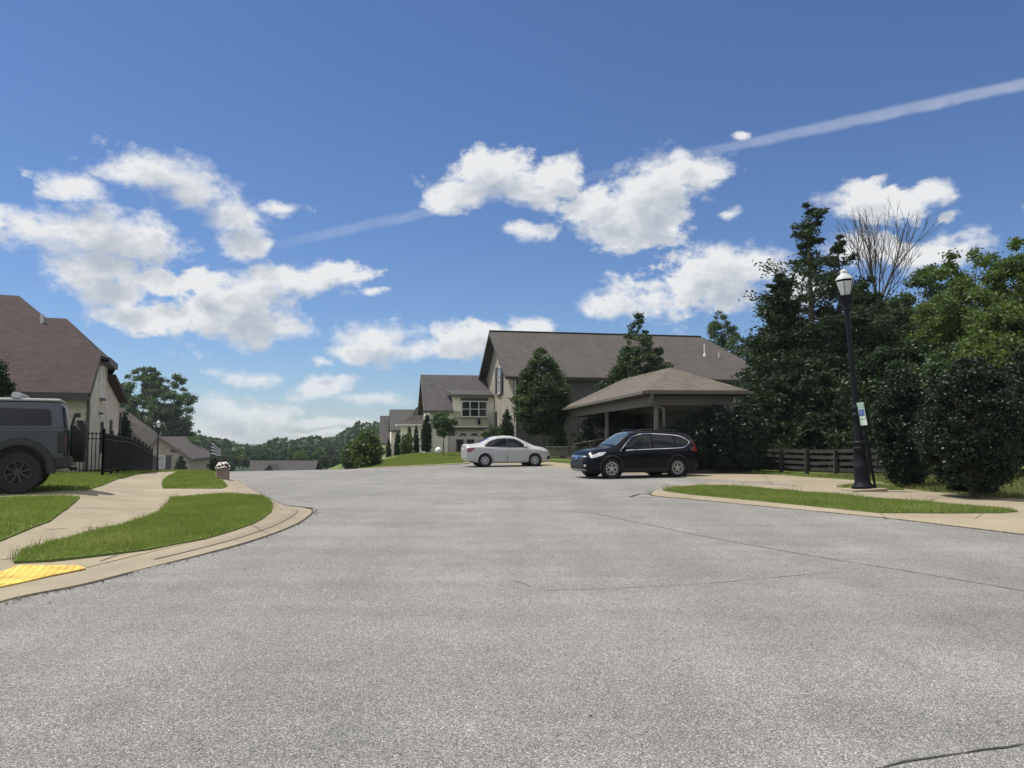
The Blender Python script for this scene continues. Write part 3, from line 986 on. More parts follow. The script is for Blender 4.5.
def edge_weeds(line, n, h, off, seed):
    """uncut blades leaning over the edge of the concrete"""
    rng = np.random.default_rng(seed)
    P = np.array(smooth_line(line, 6)); i = rng.integers(0, len(P) - 1, n); u = rng.uniform(0, 1, n)[:, None]
    C = P[i] * (1 - u) + P[i + 1] * u + rng.normal(0, 0.05, (n, 2))
    a = rng.uniform(0, 2 * np.pi, n); hh = h * rng.uniform(0.4, 1.3, n) * (0.4 + 0.9 * (np.sin(i * 0.7) > 0.2))
    zz = Z(C[:, 0], C[:, 1]) + off; w = 0.004
    dx, dy = np.cos(a), np.sin(a); ln = hh * rng.uniform(0.2, 0.8, n)
    b1 = np.stack([C[:, 0] - dy * w, C[:, 1] + dx * w, zz], 1); b2 = np.stack([C[:, 0] + dy * w, C[:, 1] - dx * w, zz], 1)
    tip = np.stack([C[:, 0] + dx * ln, C[:, 1] + dy * ln, zz + hh], 1)
    o = link('edge_grass', quads_mesh('edge_grass', np.stack([b1, b2, tip], 1), M['dry_blade'], 3)); o['kind'] = 'stuff'


edge_weeds(GA[:10], 600, 0.10, offG - 0.02, 21)
edge_weeds(GA[9:15], 220, 0.09, offG - 0.02, 22)
edge_weeds(GI[:10], 700, 0.12, offR - 0.01, 23)


def debris(line, n, spread, size, off, seed, name):
    rng = np.random.default_rng(seed)
    P = np.array(line); i = rng.integers(0, len(P) - 1, n); u = rng.uniform(0, 1, n)[:, None]
    C = P[i] * (1 - u) + P[i + 1] * u + rng.normal(0, spread, (n, 2))
    C3 = np.stack([C[:, 0], C[:, 1], Z(C[:, 0], C[:, 1]) + off], 1)
    V = leaves(C3, size, size * 0.7, rng, 0.95, 0.0); V[:, :, 2] = np.maximum(V[:, :, 2], (C3[:, 2] - 0.004)[:, None])
    o = link(name, quads_mesh(name, V, M['mulch'])); o['kind'] = 'stuff'


debris(offset_line(LKs, -0.06)[4:60], 420, 0.05, 0.03, 0.012, 31, 'gutter_litter')
debris(offset_line(RKs, -0.05)[25:75], 380, 0.05, 0.03, 0.012, 32, 'gutter_litter')
debris([(-6, 5), (0, 8), (5, 12), (3, 22), (-4, 30)], 260, 2.6, 0.022, 0.008, 33, 'road_grit')
# ------------------------------------------------------------------ foliage
def clump_points(rng, centres, radii, n, squash=0.75, shell=0.45, loose=0.22):
    w = radii ** 2; w = w / w.sum()
    idx = rng.choice(len(centres), n, p=w)
    d = rng.normal(0, 1, (n, 3)); d /= np.linalg.norm(d, axis=1)[:, None]
    r = (shell + (1 - shell) * rng.uniform(0, 1, n)) * rng.uniform(0.75, 1.1, n)
    stray = rng.uniform(0, 1, n) < loose
    r = np.where(stray, r * rng.uniform(0.8, 1.75, n), r)
    off = d * (r * radii[idx])[:, None]; off[:, 2] *= squash
    return centres[idx] + off, d


def envelope(rng, n, prof, R, z0, z1, lump=0.2, inner=0.35, sx=1.0, sy=1.0):
    """clump centres inside a crown whose radius over height is prof (list of (h, r))"""
    hs = np.array([p[0] for p in prof]); rs = np.array([p[1] for p in prof])
    tt = np.linspace(0, 1, 200); dens = np.interp(tt, hs, rs) ** 1.15 + 0.06
    cdf = np.cumsum(dens); cdf /= cdf[-1]
    h = np.interp(rng.uniform(0, 1, n), cdf, tt)
    an = rng.uniform(0, 2 * np.pi, n)
    k = rng.uniform(0, 9, 4)
    lm = 1 + lump * (np.sin(2 * an + k[0] + 5 * h) * 0.6 + np.sin(3 * an + k[1] - 7 * h) * 0.5 + np.sin(5 * an + 11 * h + k[2]) * 0.4)
    rr = np.interp(h, hs, rs) * R * lm * (inner + (1 - inner) * np.sqrt(rng.uniform(0, 1, n)))
    return np.stack([rr * np.cos(an) * sx, rr * np.sin(an) * sy, z0 + (z1 - z0) * h], 1), h


def limb(mb, p, q, r0, r1, rng, sag=0.0, n=5, seg=4):
    p, q = np.array(p), np.array(q)
    pts = []; L = np.linalg.norm(q - p)
    for i in range(seg + 1):
        u = i / seg
        c = p + (q - p) * u
        c = c + rng.normal(0, 0.035 * L, 3) * math.sin(math.pi * u)
        c[2] += (sag * L) * math.sin(math.pi * u)
        pts.append(c)
    mb.tube(pts, [r0 + (r1 - r0) * i / seg for i in range(seg + 1)], n, caps=False)


def tree(name, label, loc, seed, H, crown_z, R, prof, n_clump, clump_r, n_leaf, L, W, leaf='leaf_green', trunk_r=0.15, lump=0.2, inner=0.35,
         squash=0.75, up=0.2, droop=0.1, group=None, limbs=18, cat='tree', shell=0.4, bark='bark', lean=(0, 0), multi=1, sx=1.0, sy=1.0, rz=0.0, trunk_name='trunk', crown_name='crown', trunk_top=0.92, loose=0.22):
    rng = np.random.default_rng(seed)
    root = thing(name, label, cat, loc, rz, group)
    R = max(R - 0.65 * clump_r, 0.3 * R)
    C, h = envelope(rng, n_clump, prof, R, crown_z, H - clump_r * 0.4, lump, inner, sx, sy)
    C[:, 0] += lean[0] * (C[:, 2] / H); C[:, 1] += lean[1] * (C[:, 2] / H)
    rad = clump_r * rng.uniform(0.65, 1.25, n_clump) * (0.55 + 0.45 * np.interp(h, [p[0] for p in prof], [p[1] for p in prof]))
    mb = MB()
    for m in range(multi):
        bx = 0 if multi == 1 else rng.uniform(-0.3, 0.3) * R
        by = 0 if multi == 1 else rng.uniform(-0.3, 0.3) * R
        tp = []
        for i in range(7):
            u = i / 6
            tp.append((bx * u + lean[0] * u + rng.normal(0, 0.012 * H) * (0 < i < 6), by * u + lean[1] * u + rng.normal(0, 0.012 * H) * (0 < i < 6), H * trunk_top * u - 0.3 * (i == 0)))
        rr = [trunk_r * (1.25 if i == 0 else 1 - 0.93 * (i / 6)) for i in range(7)]
        mb.tube(tp, rr, 9, caps=False)
        tpa = np.array(tp)
        sel = rng.choice(n_clump, min(limbs, n_clump), replace=False)
        for i in sel:
            c = C[i]
            zt = max(crown_z * 0.75, c[2] - rng.uniform(0.25, 0.6) * math.hypot(c[0], c[1]) - 0.2)
            zt = min(zt, H * trunk_top * 0.97)
            b = [np.interp(zt, tpa[:, 2], tpa[:, k]) for k in range(2)] + [zt]
            tr = np.interp(zt, tpa[:, 2], rr)
            limb(mb, b, c, max(0.012, tr * 0.5), 0.01, rng)
    mb.build(trunk_name, M[bark], root, smooth=True, recalc=False)
    P, d = clump_points(rng, C, rad, n_leaf, squash, shell, loose)
    keep = P[:, 2] > 0.05
    P, d = P[keep], d[keep]
    me = quads_mesh(crown_name, leaves(P, L, W, rng, up, droop, out=d * 0.5), M[leaf])
    link(crown_name, me, root)
    return root


OVAL = [(0, 0.35), (0.15, 0.8), (0.4, 1.0), (0.65, 0.85), (0.85, 0.5), (1, 0.12)]
ROUND = [(0, 0.55), (0.2, 0.9), (0.45, 1.0), (0.7, 0.9), (0.9, 0.55), (1, 0.25)]
CONE = [(0, 0.75), (0.12, 1.0), (0.4, 0.8), (0.7, 0.48), (0.9, 0.2), (1, 0.05)]
SPIRE = [(0, 0.85), (0.2, 1.0), (0.5, 0.9), (0.75, 0.65), (0.92, 0.3), (1, 0.08)]
EGG = [(0, 0.5), (0.12, 0.85), (0.32, 1.0), (0.55, 0.92), (0.75, 0.68), (0.9, 0.36), (1, 0.1)]
BUSH = [(0, 0.72), (0.15, 0.95), (0.45, 1.0), (0.75, 0.85), (0.92, 0.55), (1, 0.3)]

HOLLY = [(0, 0.45), (0.12, 0.75), (0.35, 0.97), (0.6, 1.0), (0.8, 0.82), (0.93, 0.5), (1, 0.25)]


def G(px, py, Y=None, off=0.1):
    """point on the ground below the pixel column at depth Y"""
    a, _ = ray(px, py)
    return (a * Y, Y, gz(a * Y, Y, off))


# ---------------- trees in front of the brick house
p = G(542, 460, 52)
tree('shade_tree', 'round dark green tree on a thin trunk before the gabled brick house', p, 21, 7.5, 1.7, 2.05, EGG, 230, 0.5, 38000, 0.17, 0.11, 'leaf_green', 0.11, 0.14, group='young trees by the brick house', up=0.1, droop=0.25)
p = G(640, 460, 51)
tree('shade_tree', 'taller pointed tree rising behind the pavilion roof', p, 22, 9.7, 1.8, 3.0, CONE, 300, 0.48, 42000, 0.17, 0.11, 'leaf_green', 0.13, 0.2, group='young trees by the brick house', up=0.1, droop=0.2)
# small tree on the white house lawn
p = G(443.5, 458, 57)
tree('sapling', 'small round tree with an open crown on the lawn before the white garage', p, 23, 3.35, 1.5, 1.05, ROUND, 38, 0.36, 3600, 0.17, 0.11, 'leaf_grey', 0.05, 0.35, limbs=14, loose=0.4)
# evergreen columns along the row of houses
spires = [(507, 57.0, 408, 0.66, 'clipped column evergreen against the buff brick gable'),
          (557, 57.5, 416, 0.85, 'broad dark evergreen cone beside the brick house wall'),
          (426, 66.5, 411, 0.55, 'tallest dark evergreen column at the corner of the white garage house'),
          (397.7, 79, 431, 0.46, 'fat dark evergreen column below the flared hip roof'),
          (388.5, 88, 438, 0.34, 'slim evergreen column by the farthest house of the row'),
          (409.5, 79, 427, 0.34, 'slim evergreen column right of the downpipe under the flared roof'),
          (416, 80, 424, 0.34, 'slim evergreen column beside the white house corner')]
for i, (px, Y, ty, r, lab) in enumerate(spires):
    b = G(px, 460, Y)
    top = at(px, ty, Y).z
    tree('columnar_evergreen', lab, b, 40 + i, top - b[2], 0.12, r, SPIRE, 240, min(0.3, r * 0.5), 12000, 0.12, 0.06, 'leaf_dark', 0.05, 0.03, 0.3, trunk_top=0.6, loose=0.03, up=0.0, droop=-0.4, group='column evergreens along the houses', limbs=4, shell=0.2, cat='evergreen')
b = G(492.5, 440, 62)
tree('shrub', 'loose grey-green shrub at the foot of the buff brick gable', b, 51, 2.3, 0.2, 1.1, BUSH, 26, 0.4, 2600, 0.2, 0.12, 'leaf_grey', 0.03, 0.3, group='shrubs by the houses', cat='shrub', limbs=8, multi=3, trunk_name='stem', crown_name='foliage')
b = G(408, 455, 76)
tree('shrub', 'pale bushy shrub on the lawn left of the dark evergreen column', b, 52, 2.3, 0.15, 0.9, BUSH, 26, 0.4, 2600, 0.2, 0.12, 'leaf_bright', 0.03, 0.3, group='shrubs by the houses', cat='shrub', limbs=8, multi=3, trunk_name='stem', crown_name='foliage')
# leafy trees at the low end of the row
b = G(367, 460, 62)
tree('leafy_tree', 'bushy bright tree closing the left end of the house row', b, 53, at(367, 431, 62).z - b[2], 0.1, 1.25, ROUND, 60, 0.65, 10000, 0.26, 0.17, 'leaf_bright', 0.12, 0.3, limbs=10, multi=2)
b = G(353, 460, 72)
tree('leafy_tree', 'lower pale bushy tree left of the bright one at the end of the row', b, 54, at(353, 441, 72).z - b[2], 0.1, 1.15, ROUND, 50, 0.6, 7000, 0.26, 0.17, 'leaf_grey', 0.10, 0.3, limbs=10, multi=2)

# ---------------- big tree behind the low house on the left
b = G(149, 455, 150)
tree('broad_tree', 'large open-crowned tree behind the low gabled house on the left', b, 61, at(150, 367, 150).z - b[2], 3.0, 8.6, ROUND, 330, 1.15, 60000, 0.40, 0.27, 'leaf_grey', 0.45, 0.3, 0.4, shell=0.25, limbs=46, up=0.1)
b = G(186, 462, 138)
tree('broad_tree', 'smaller tree spreading right of the low gabled house', b, 62, at(184, 432, 132).z - b[2], 1.5, 2.6, ROUND, 40, 1.0, 9000, 0.42, 0.28, 'leaf_grey', 0.2, 0.3, limbs=16)
# conical bush in front of the low house
b = G(181, 465, 105)
tree('conical_shrub', 'dark rounded cone shrub before the low gabled house', b, 63, at(181, 455.5, 105).z - b[2], 0.1, 1.0, SPIRE, 160, 0.4, 8000, 0.18, 0.09, 'leaf_dark', 0.06, 0.04, 0.3, trunk_top=0.6, loose=0.03, limbs=3, cat='shrub', trunk_name='stem', crown_name='foliage')
# evergreen at the left edge, beside the brown roof
b = G(-4, 440, 24)
tree('evergreen_tree', 'dark evergreen at the left edge before the brown roof', b, 64, at(-4, 352, 24).z - b[2], 0.3, 0.85, CONE, 60, 0.35, 9000, 0.14, 0.07, 'leaf_dark', 0.08, 0.2, 0.4, limbs=8)
b = G(124, 460, 42)
tree('columnar_evergreen', 'narrow dark evergreen at the far corner of the brown-roofed house', b, 65, at(124, 410, 42).z - b[2], 0.1, 0.45, SPIRE, 160, 0.28, 7000, 0.14, 0.07, 'leaf_dark', 0.05, 0.06, 0.25, trunk_top=0.6, limbs=3, group='column evergreens along the houses', cat='evergreen', droop=-0.4)

# ---------------- hollies by the pavilion, behind it and on the right bank
for i, (px, Y, ty, r, lab) in enumerate([
        (692, 31.0, 409, 0.86, 'left holly of the clump between the black car and the board fence'),
        (718, 30.9, 403, 0.95, 'middle and tallest holly of the clump beside the pavilion'),
        (746, 30.7, 404, 0.90, 'right holly with yellow-green tips next to the board fence'),
        (672, 30.8, 424, 0.7, 'low holly partly behind the tail of the black car'),
        (600, 47, 415, 1.7, 'holly with lit leaves seen through the left pavilion opening'),
        (632, 45, 413, 1.5, 'holly with lit leaves seen through the pavilion behind the car roof')]):
    b = G(px, 465, Y)
    tree('holly_bush', lab, b, 70 + i, at(px, ty, Y).z - b[2], 0.05, r, HOLLY, 160, 0.34, 20000 if i < 4 else 12000, 0.10, 0.062, 'leaf_holly', 0.06, 0.12, 0.5, up=0.2, droop=-0.15, group='holly bushes', cat='bush', limbs=8, multi=3, shell=0.3, loose=0.08, trunk_top=0.7, trunk_name='stem', crown_name='foliage')
for i, (px, Y, ty, r, lab) in enumerate([
        (906, 22.0, 366, 0.80, 'narrower tall holly right beside the leaning lamp post'),
        (973, 18.6, 354, 1.20, 'big round holly on the bank at the right'),
        (1044, 22.0, 346, 1.35, 'holly cut by the right edge of the picture')]):
    b = G(px, 490, Y)
    tree('holly_bush', lab, b, 80 + i, at(px, ty, Y).z - b[2], 0.06, r, HOLLY, 230, 0.30, 46000, 0.075, 0.048, 'leaf_holly', 0.07, 0.12, 0.5, up=0.2, droop=-0.15, group='holly bushes', cat='bush', limbs=10, multi=3, shell=0.3, loose=0.07, trunk_top=0.7, trunk_name='stem', crown_name='foliage')

# ---------------- the wood on the right
def cedar(name, label, b, seed, H, R, n_tier, n_leaf, z0=1.2, leaf='leaf_cedar', gap=0.0, group=None, taper=1.0, topthin=0.0):
    """eastern red cedar: tiers of drooping sprays round a straight trunk"""
    rng = np.random.default_rng(seed)
    root = thing(name, label, 'cedar tree', b, 0, group)
    mb = MB()
    tp = [(rng.normal(0, 0.05), rng.normal(0, 0.05), H * i / 8 - 0.3 * (i == 0)) for i in range(9)]
    mb.tube(tp, [0.24 * (1.2 - 1.15 * i / 8) for i in range(9)], 8, caps=False)
    P = []; D = []
    for k in range(n_tier):
        u = k / (n_tier - 1)
        z = z0 + (H - 0.4 - z0) * u
        rad = R * (1 - u) ** taper * (0.75 + 0.25 * math.sin(k * 2.4)) + 0.18
        nb = max(2, int((5 if topthin and u > 0.6 else 7) * (1 - 0.35 * u)))
        for j in range(nb):
            if rng.uniform() < gap * (0.5 + u): continue
            a = rng.uniform(0, 2 * np.pi); r = rad * rng.uniform(0.55, 1.25)
            rise = rng.uniform(-0.05, 0.42)
            e = np.array([math.cos(a) * r, math.sin(a) * r, z + rise * r])
            o = np.array([0, 0, z - 0.1 * r])
            limb(mb, o, e, 0.045 * (1.1 - u) + 0.008, 0.006, rng, n=4, seg=3)
            m = int(n_leaf / (n_tier * 6.0) * (0.5 + r / R))
            t = rng.uniform(0.18, 1.05, m) ** 0.8
            wd = (0.10 + 0.26 * r) * (1.1 - 0.65 * t)
            c = o + (e - o) * t[:, None]
            jit = rng.normal(0, 1, (m, 3)) * wd[:, None] * np.array([0.75, 0.75, 0.42])
            P.append(c + jit); D.append(np.tile((e - o) / np.linalg.norm(e - o), (m, 1)))
    mb.build('trunk', M['bark'], root, smooth=True, recalc=False)
    P = np.concatenate(P); D = np.concatenate(D)
    link('crown', quads_mesh('crown', leaves(P, 0.26, 0.085, rng, 0.1, -0.1, out=D * 0.9), M[leaf]), root)
    return root


def topH(px, py, Y, off=0.1):
    b = G(px, 460, Y, off)
    return b, at(px, py, Y).z - b[2]


b, h = topH(815, 198, 38)
cedar('cedar_tree', 'tall ragged cedar whose bare-sided tip stands highest of the wood', b, 91, h, 4.6, 38, 46000, z0=0.8, gap=0.24, group='cedars beyond the board fence', taper=0.66, topthin=1)
b, h = topH(845, 222, 39)
cedar('cedar_tree', 'second cedar tip leaning right of the tallest one', b, 92, h * 0.97, 3.4, 30, 34000, z0=0.8, gap=0.30, group='cedars beyond the board fence', taper=0.7, topthin=1)
b, h = topH(786, 268, 37)
cedar('cedar_tree', 'lower full cedar at the left edge of the wood by the brick house roof', b, 93, h, 2.2, 32, 34000, z0=0.5, gap=0.05, group='cedars beyond the board fence', taper=0.6)
b, h = topH(868, 278, 35)
cedar('cedar_tree', 'dark full cedar directly behind the lamp lantern', b, 94, h, 4.2, 30, 38000, z0=0.5, gap=0.05, group='cedars beyond the board fence', taper=0.6)
b, h = topH(806, 345, 33.5)
cedar('cedar_tree', 'short cedar just behind the board fence', b, 95, h, 2.2, 20, 26000, z0=0.3, gap=0.0, group='cedars beyond the board fence', taper=0.6)
b, h = topH(842, 372, 32)
cedar('cedar_tree', 'short cedar behind the foot of the lamp post', b, 96, h, 2.1, 18, 24000, z0=0.2, gap=0.0, group='cedars beyond the board fence', taper=0.6)
b, h = topH(776, 372, 34)
cedar('cedar_tree', 'short cedar between the hollies and the board fence', b, 97, h, 1.4, 18, 22000, z0=0.2, gap=0.0, group='cedars beyond the board fence', taper=0.6)

wood = [  # px, top py, depth, radius, leaf, label
    (724, 307, 86, 3.7, 'leaf_grey', 'far round tree showing left of the cedars over the brick house roof'),
    (786, 300, 46, 2.2, 'leaf_dark', 'round dark tree half hidden behind the cedars'),
    (905, 288, 43, 3.2, 'leaf_green', 'dark leafy tree under the bare branches'),
    (935, 268, 46, 3.0, 'leaf_green', 'leafy tree right of the bare one, before the clouds'),
    (948, 292, 32, 2.3, 'leaf_bright', 'bright leafy tree above the narrower holly'),
    (985, 246, 30, 2.9, 'leaf_bright', 'tall bright green tree at the right with the highest leafy crown'),
    (1032, 236, 28, 3.0, 'leaf_bright', 'bright green tree running out of the picture at the right'),
    (1085, 250, 27, 3.0, 'leaf_bright', 'green tree beyond the right edge of the picture'),
    (1010, 300, 24, 2.0, 'leaf_bright', 'nearest leafy tree above the hollies at the right edge'),
    (905, 340, 27, 1.9, 'leaf_dark', 'low leafy tree between the lamp post and the hollies'),
    (955, 335, 25, 1.9, 'leaf_green', 'low leafy tree just behind the two right hollies')]
for i, (px, ty, Y, r, lf, lab) in enumerate(wood):
    b, h = topH(px, ty, Y)
    tree('leafy_tree', lab, b, 110 + i, h, h * 0.12, r, ROUND if i % 2 else OVAL, 170, 0.75 if Y > 40 else 0.5, 30000 if Y > 40 else 40000, 0.22 if Y > 40 else 0.135, 0.14 if Y > 40 else 0.085, lf, 0.17, 0.28, 0.4, shell=0.3, limbs=20, group='leafy trees of the right-hand wood', up=0.15, droop=0.15)


# bare tree: forked again and again, no leaves
def bare(px, ty, Y):
    rng = np.random.default_rng(7)
    b, h = topH(px, ty, Y)
    root = thing('bare_tree', 'leafless dead tree fanning thin branches against the clouds', 'tree', b)
    mb = MB(); tw = MB()

    def rec(p, d, L, r, dep):
        n = 4
        pts = [np.array(p)]
        dd = np.array(d)
        for i in range(n):
            dd = dd + rng.normal(0, 0.07, 3); dd[2] += 0.05; dd /= np.linalg.norm(dd)
            pts.append(pts[-1] + dd * L / n)
        (mb if dep < 2 else tw).tube(pts, [max(r, 0.009) * (1 - 0.45 * i / n) for i in range(n + 1)], 6 if dep < 2 else 4, caps=False)
        if dep >= (5 if r > 0.006 else 4): return
        kids = 3 if dep < 4 else 2
        for j in range(kids):
            i = n if j == 0 else int(rng.integers(2, n + 1))
            t = rng.normal(0, 1, 3); t -= dd * t.dot(dd); t /= np.linalg.norm(t)
            sp = rng.uniform(0.05, 0.2) if j == 0 else rng.uniform(0.3, 0.62)
            nd = dd + t * sp; nd[2] += 0.10; nd /= np.linalg.norm(nd)
            rec(pts[i], nd, L * rng.uniform(0.6, 0.84), r * (0.66 if j == 0 else 0.5), dep + 1)
    s = h / 12.2
    mb.tube([(0, 0, -0.3), (0.05, 0, 2.2 * s), (0, 0.05, 4.6 * s), (0.05, 0, 7.2 * s)], [0.24, 0.2, 0.17, 0.12], 8, caps=False)
    for j in range(9):
        a = 2 * math.pi * j / 9 + rng.uniform(-0.3, 0.3)
        sp = rng.uniform(0.08, 0.72)
        rec((0, 0.03, rng.uniform(5.6, 7.1) * s), (math.cos(a) * sp, math.sin(a) * sp, 1.0), 1.5 * s, 0.06, 1)
    mb.build('trunk', M['dead_bark'], root, smooth=True, recalc=False)
    tw.build('branches', M['dead_bark'], root, smooth=True, recalc=False)


bare(883, 178, 41)

# ---------------- tree line in the valley: four kinds, copied
protos = []
for k, (lf, R, H, prof, nm, lab) in enumerate([
        ('leaf_far', 3.6, 10, ROUND, 'valley_tree', 'round'), ('leaf_far', 3.0, 11, OVAL, 'valley_tree', 'oval'),
        ('leaf_green', 3.9, 9.5, ROUND, 'valley_tree', 'broad dark'), ('leaf_bright', 3.2, 8.5, ROUND, 'valley_tree', 'pale')]):
    pr = tree(nm, 'x', (0, 400, -60), 130 + k, H, 1.2, R, prof, 45, 1.3, 5200, 0.62, 0.42, lf, 0.25, 0.28, 0.4, limbs=8, shell=0.35)
    protos.append((pr, H))
rngv = np.random.default_rng(5)
prof_top = [(150, 462), (190, 456), (200, 453), (215, 450), (240, 448), (262, 447), (275, 449), (290, 446), (303, 443), (318, 441.5), (332, 446), (345, 443), (356, 441), (368, 437), (385, 438), (420, 440)]
line = []
for row, (Y0, drop, stp) in enumerate([(235, 0, 7.0), (205, 5, 9.0), (180, 11, 12.0)]):
    x = 186.0 + row * 3
    while x < 392:
        if not (row == 2 and 244 < x < 322):
            line.append((x + rngv.uniform(-2, 2), Y0 + rngv.uniform(-12, 12), drop + rngv.uniform(-1.0, 2.5)))
        x += stp * rngv.uniform(0.85, 1.2)
used = [False] * 4
line.sort()
for i, (px, Y, dr) in enumerate(line):
    ty = np.interp(px, [p[0] for p in prof_top], [p[1] for p in prof_top]) + dr
    b = G(px, 460, Y)
    h = at(px, ty, Y).z - b[2]
    k = int(rngv.choice(4, p=[0.4, 0.25, 0.25, 0.1]))
    pr, H = protos[k]
    sc = h / H
    if not used[k]:
        o = pr; used[k] = True
        o.location = b; o.scale = (sc * rngv.uniform(0.85, 1.15), sc, sc); o.rotation_euler.z = rngv.uniform(0, 6.28)
    else:
        o = dup(pr, b, rngv.uniform(0, 6.28), (sc * rngv.uniform(0.85, 1.15), sc, sc))
    o['label'] = 'green valley tree in the tree line beyond the crest of the road'
    o['group'] = 'trees in the valley tree line'
    o['category'] = 'tree'


# ---------------- far wood all round, read as one mass
def far_wood():
    rng = np.random.default_rng(99)
    parts = []
    for n, a0, a1, size in ((90000, -0.80, 0.30, 2.3), (40000, 0.30, 2 * math.pi - 0.80, 5.0)):
        a = rng.uniform(a0, a1, n)
        r = rng.uniform(300, 520, n)
        X, Y = np.sin(a) * r, np.cos(a) * r
        hill = 9.5 + 7.5 * sst(-0.30, -0.08, a) + 1.6 * np.sin(a * 29 + 1) + 1.3 * np.sin(a * 61) + 0.9 * np.sin(a * 131 + r * 0.05)
        zz = Z(X, Y) + np.abs(rng.uniform(0, 1, n)) ** 0.6 * np.maximum(hill, 2)
        parts.append(leaves(np.stack([X, Y, zz], 1), size, size * 0.72, rng, 0.1, 0.0))
    o = link('far_wood', quads_mesh('far_wood', np.concatenate(parts), M['leaf_far']))
    o['kind'] = 'stuff'
    tag(o, 'distant wooded skyline beyond the valley', 'woodland')


far_wood()
# ------------------------------------------------------------------ house parts
def window(parent, pos, rz, w, h, cols=1, rows=2, frame='white_trim', pane='pane', arch=False, shutter=0.0, sill=True, header=None, fw=0.07):
    """window standing proud of a wall whose outward side is local -y before turning by rz"""
    def ring(mb, off, dep0, dep1):
        pts_o, pts_i = [], []
        if arch:
            r = w / 2
            for k in range(13):
                a = math.pi * k / 12
                pts_o.append((r * math.cos(a) * 1.0, h / 2 - r * 0.55 + r * 0.55 * math.sin(a)))
            pts_o += [(-w / 2, -h / 2), (w / 2, -h / 2)]
        else:
            pts_o = [(w / 2, h / 2), (-w / 2, h / 2), (-w / 2, -h / 2), (w / 2, -h / 2)]
        cx = [p for p in pts_o]
        sx, sz = (w - 2 * off) / w, (h - 2 * off) / h
        pts_i = [(x * sx, z * sz) for x, z in cx]
        n = len(cx)
        vs = [(x, dep0, z) for x, z in cx] + [(x, dep0, z) for x, z in pts_i] + [(x, dep1, z) for x, z in cx] + [(x, dep1, z) for x, z in pts_i]
        fs = []
        for i in range(n):
            j = (i + 1) % n
            fs += [[i, j, n + j, n + i], [i, 2 * n + i, 2 * n + j, j], [n + i, n + j, 3 * n + j, 3 * n + i]]
        mb.add(vs, fs)
        return cx
    mb = MB()
    outline = ring(mb, fw, -0.075, 0.0)
    for c in range(1, cols):
        x = -w / 2 + w * c / cols
        mb.box(x, -0.035, 0, fw * 0.9, 0.06, h - 2 * fw)
    for r in range(1, rows):
        z = -h / 2 + h * r / rows
        mb.box(0, -0.032, z, w - 2 * fw, 0.05, fw * 0.7)
    f = mb.build('window', M[frame], parent)
    f.location = pos; f.rotation_euler = (0, 0, rz)
    pb = MB(); pb.add([(x * 0.985, -0.012, z * 0.985) for x, z in outline], [list(range(len(outline)))])
    pb.build('pane', M[pane], f)
    if sill:
        s = MB(); s.box(0, -0.09, -h / 2 - 0.05, w + 0.16, 0.18, 0.09); s.build('sill', M['stone'] if frame != 'dark_trim' else M['taupe_trim'], f)
    if header:
        s = MB(); s.box(0, -0.06, h / 2 + 0.13, w + 0.1, 0.1, 0.22); s.build('header', M[header], f)
    if shutter:
        for sg in (-1, 1):
            s = MB()
            x = sg * (w / 2 + shutter / 2 + 0.03)
            s.box(x, -0.07, 0, shutter, 0.12, h)
            k = int(h / 0.12)
            for i in range(k): s.box(x, -0.135, -h / 2 + 0.08 + i * (h - 0.12) / k, shutter - 0.1, 0.02, 0.05)
            s.build('shutter', M['shutter'], f)
    return f


def roofslab(mb, pts, t=0.16):
    mb.slab(pts, t, (0, 0, -1))


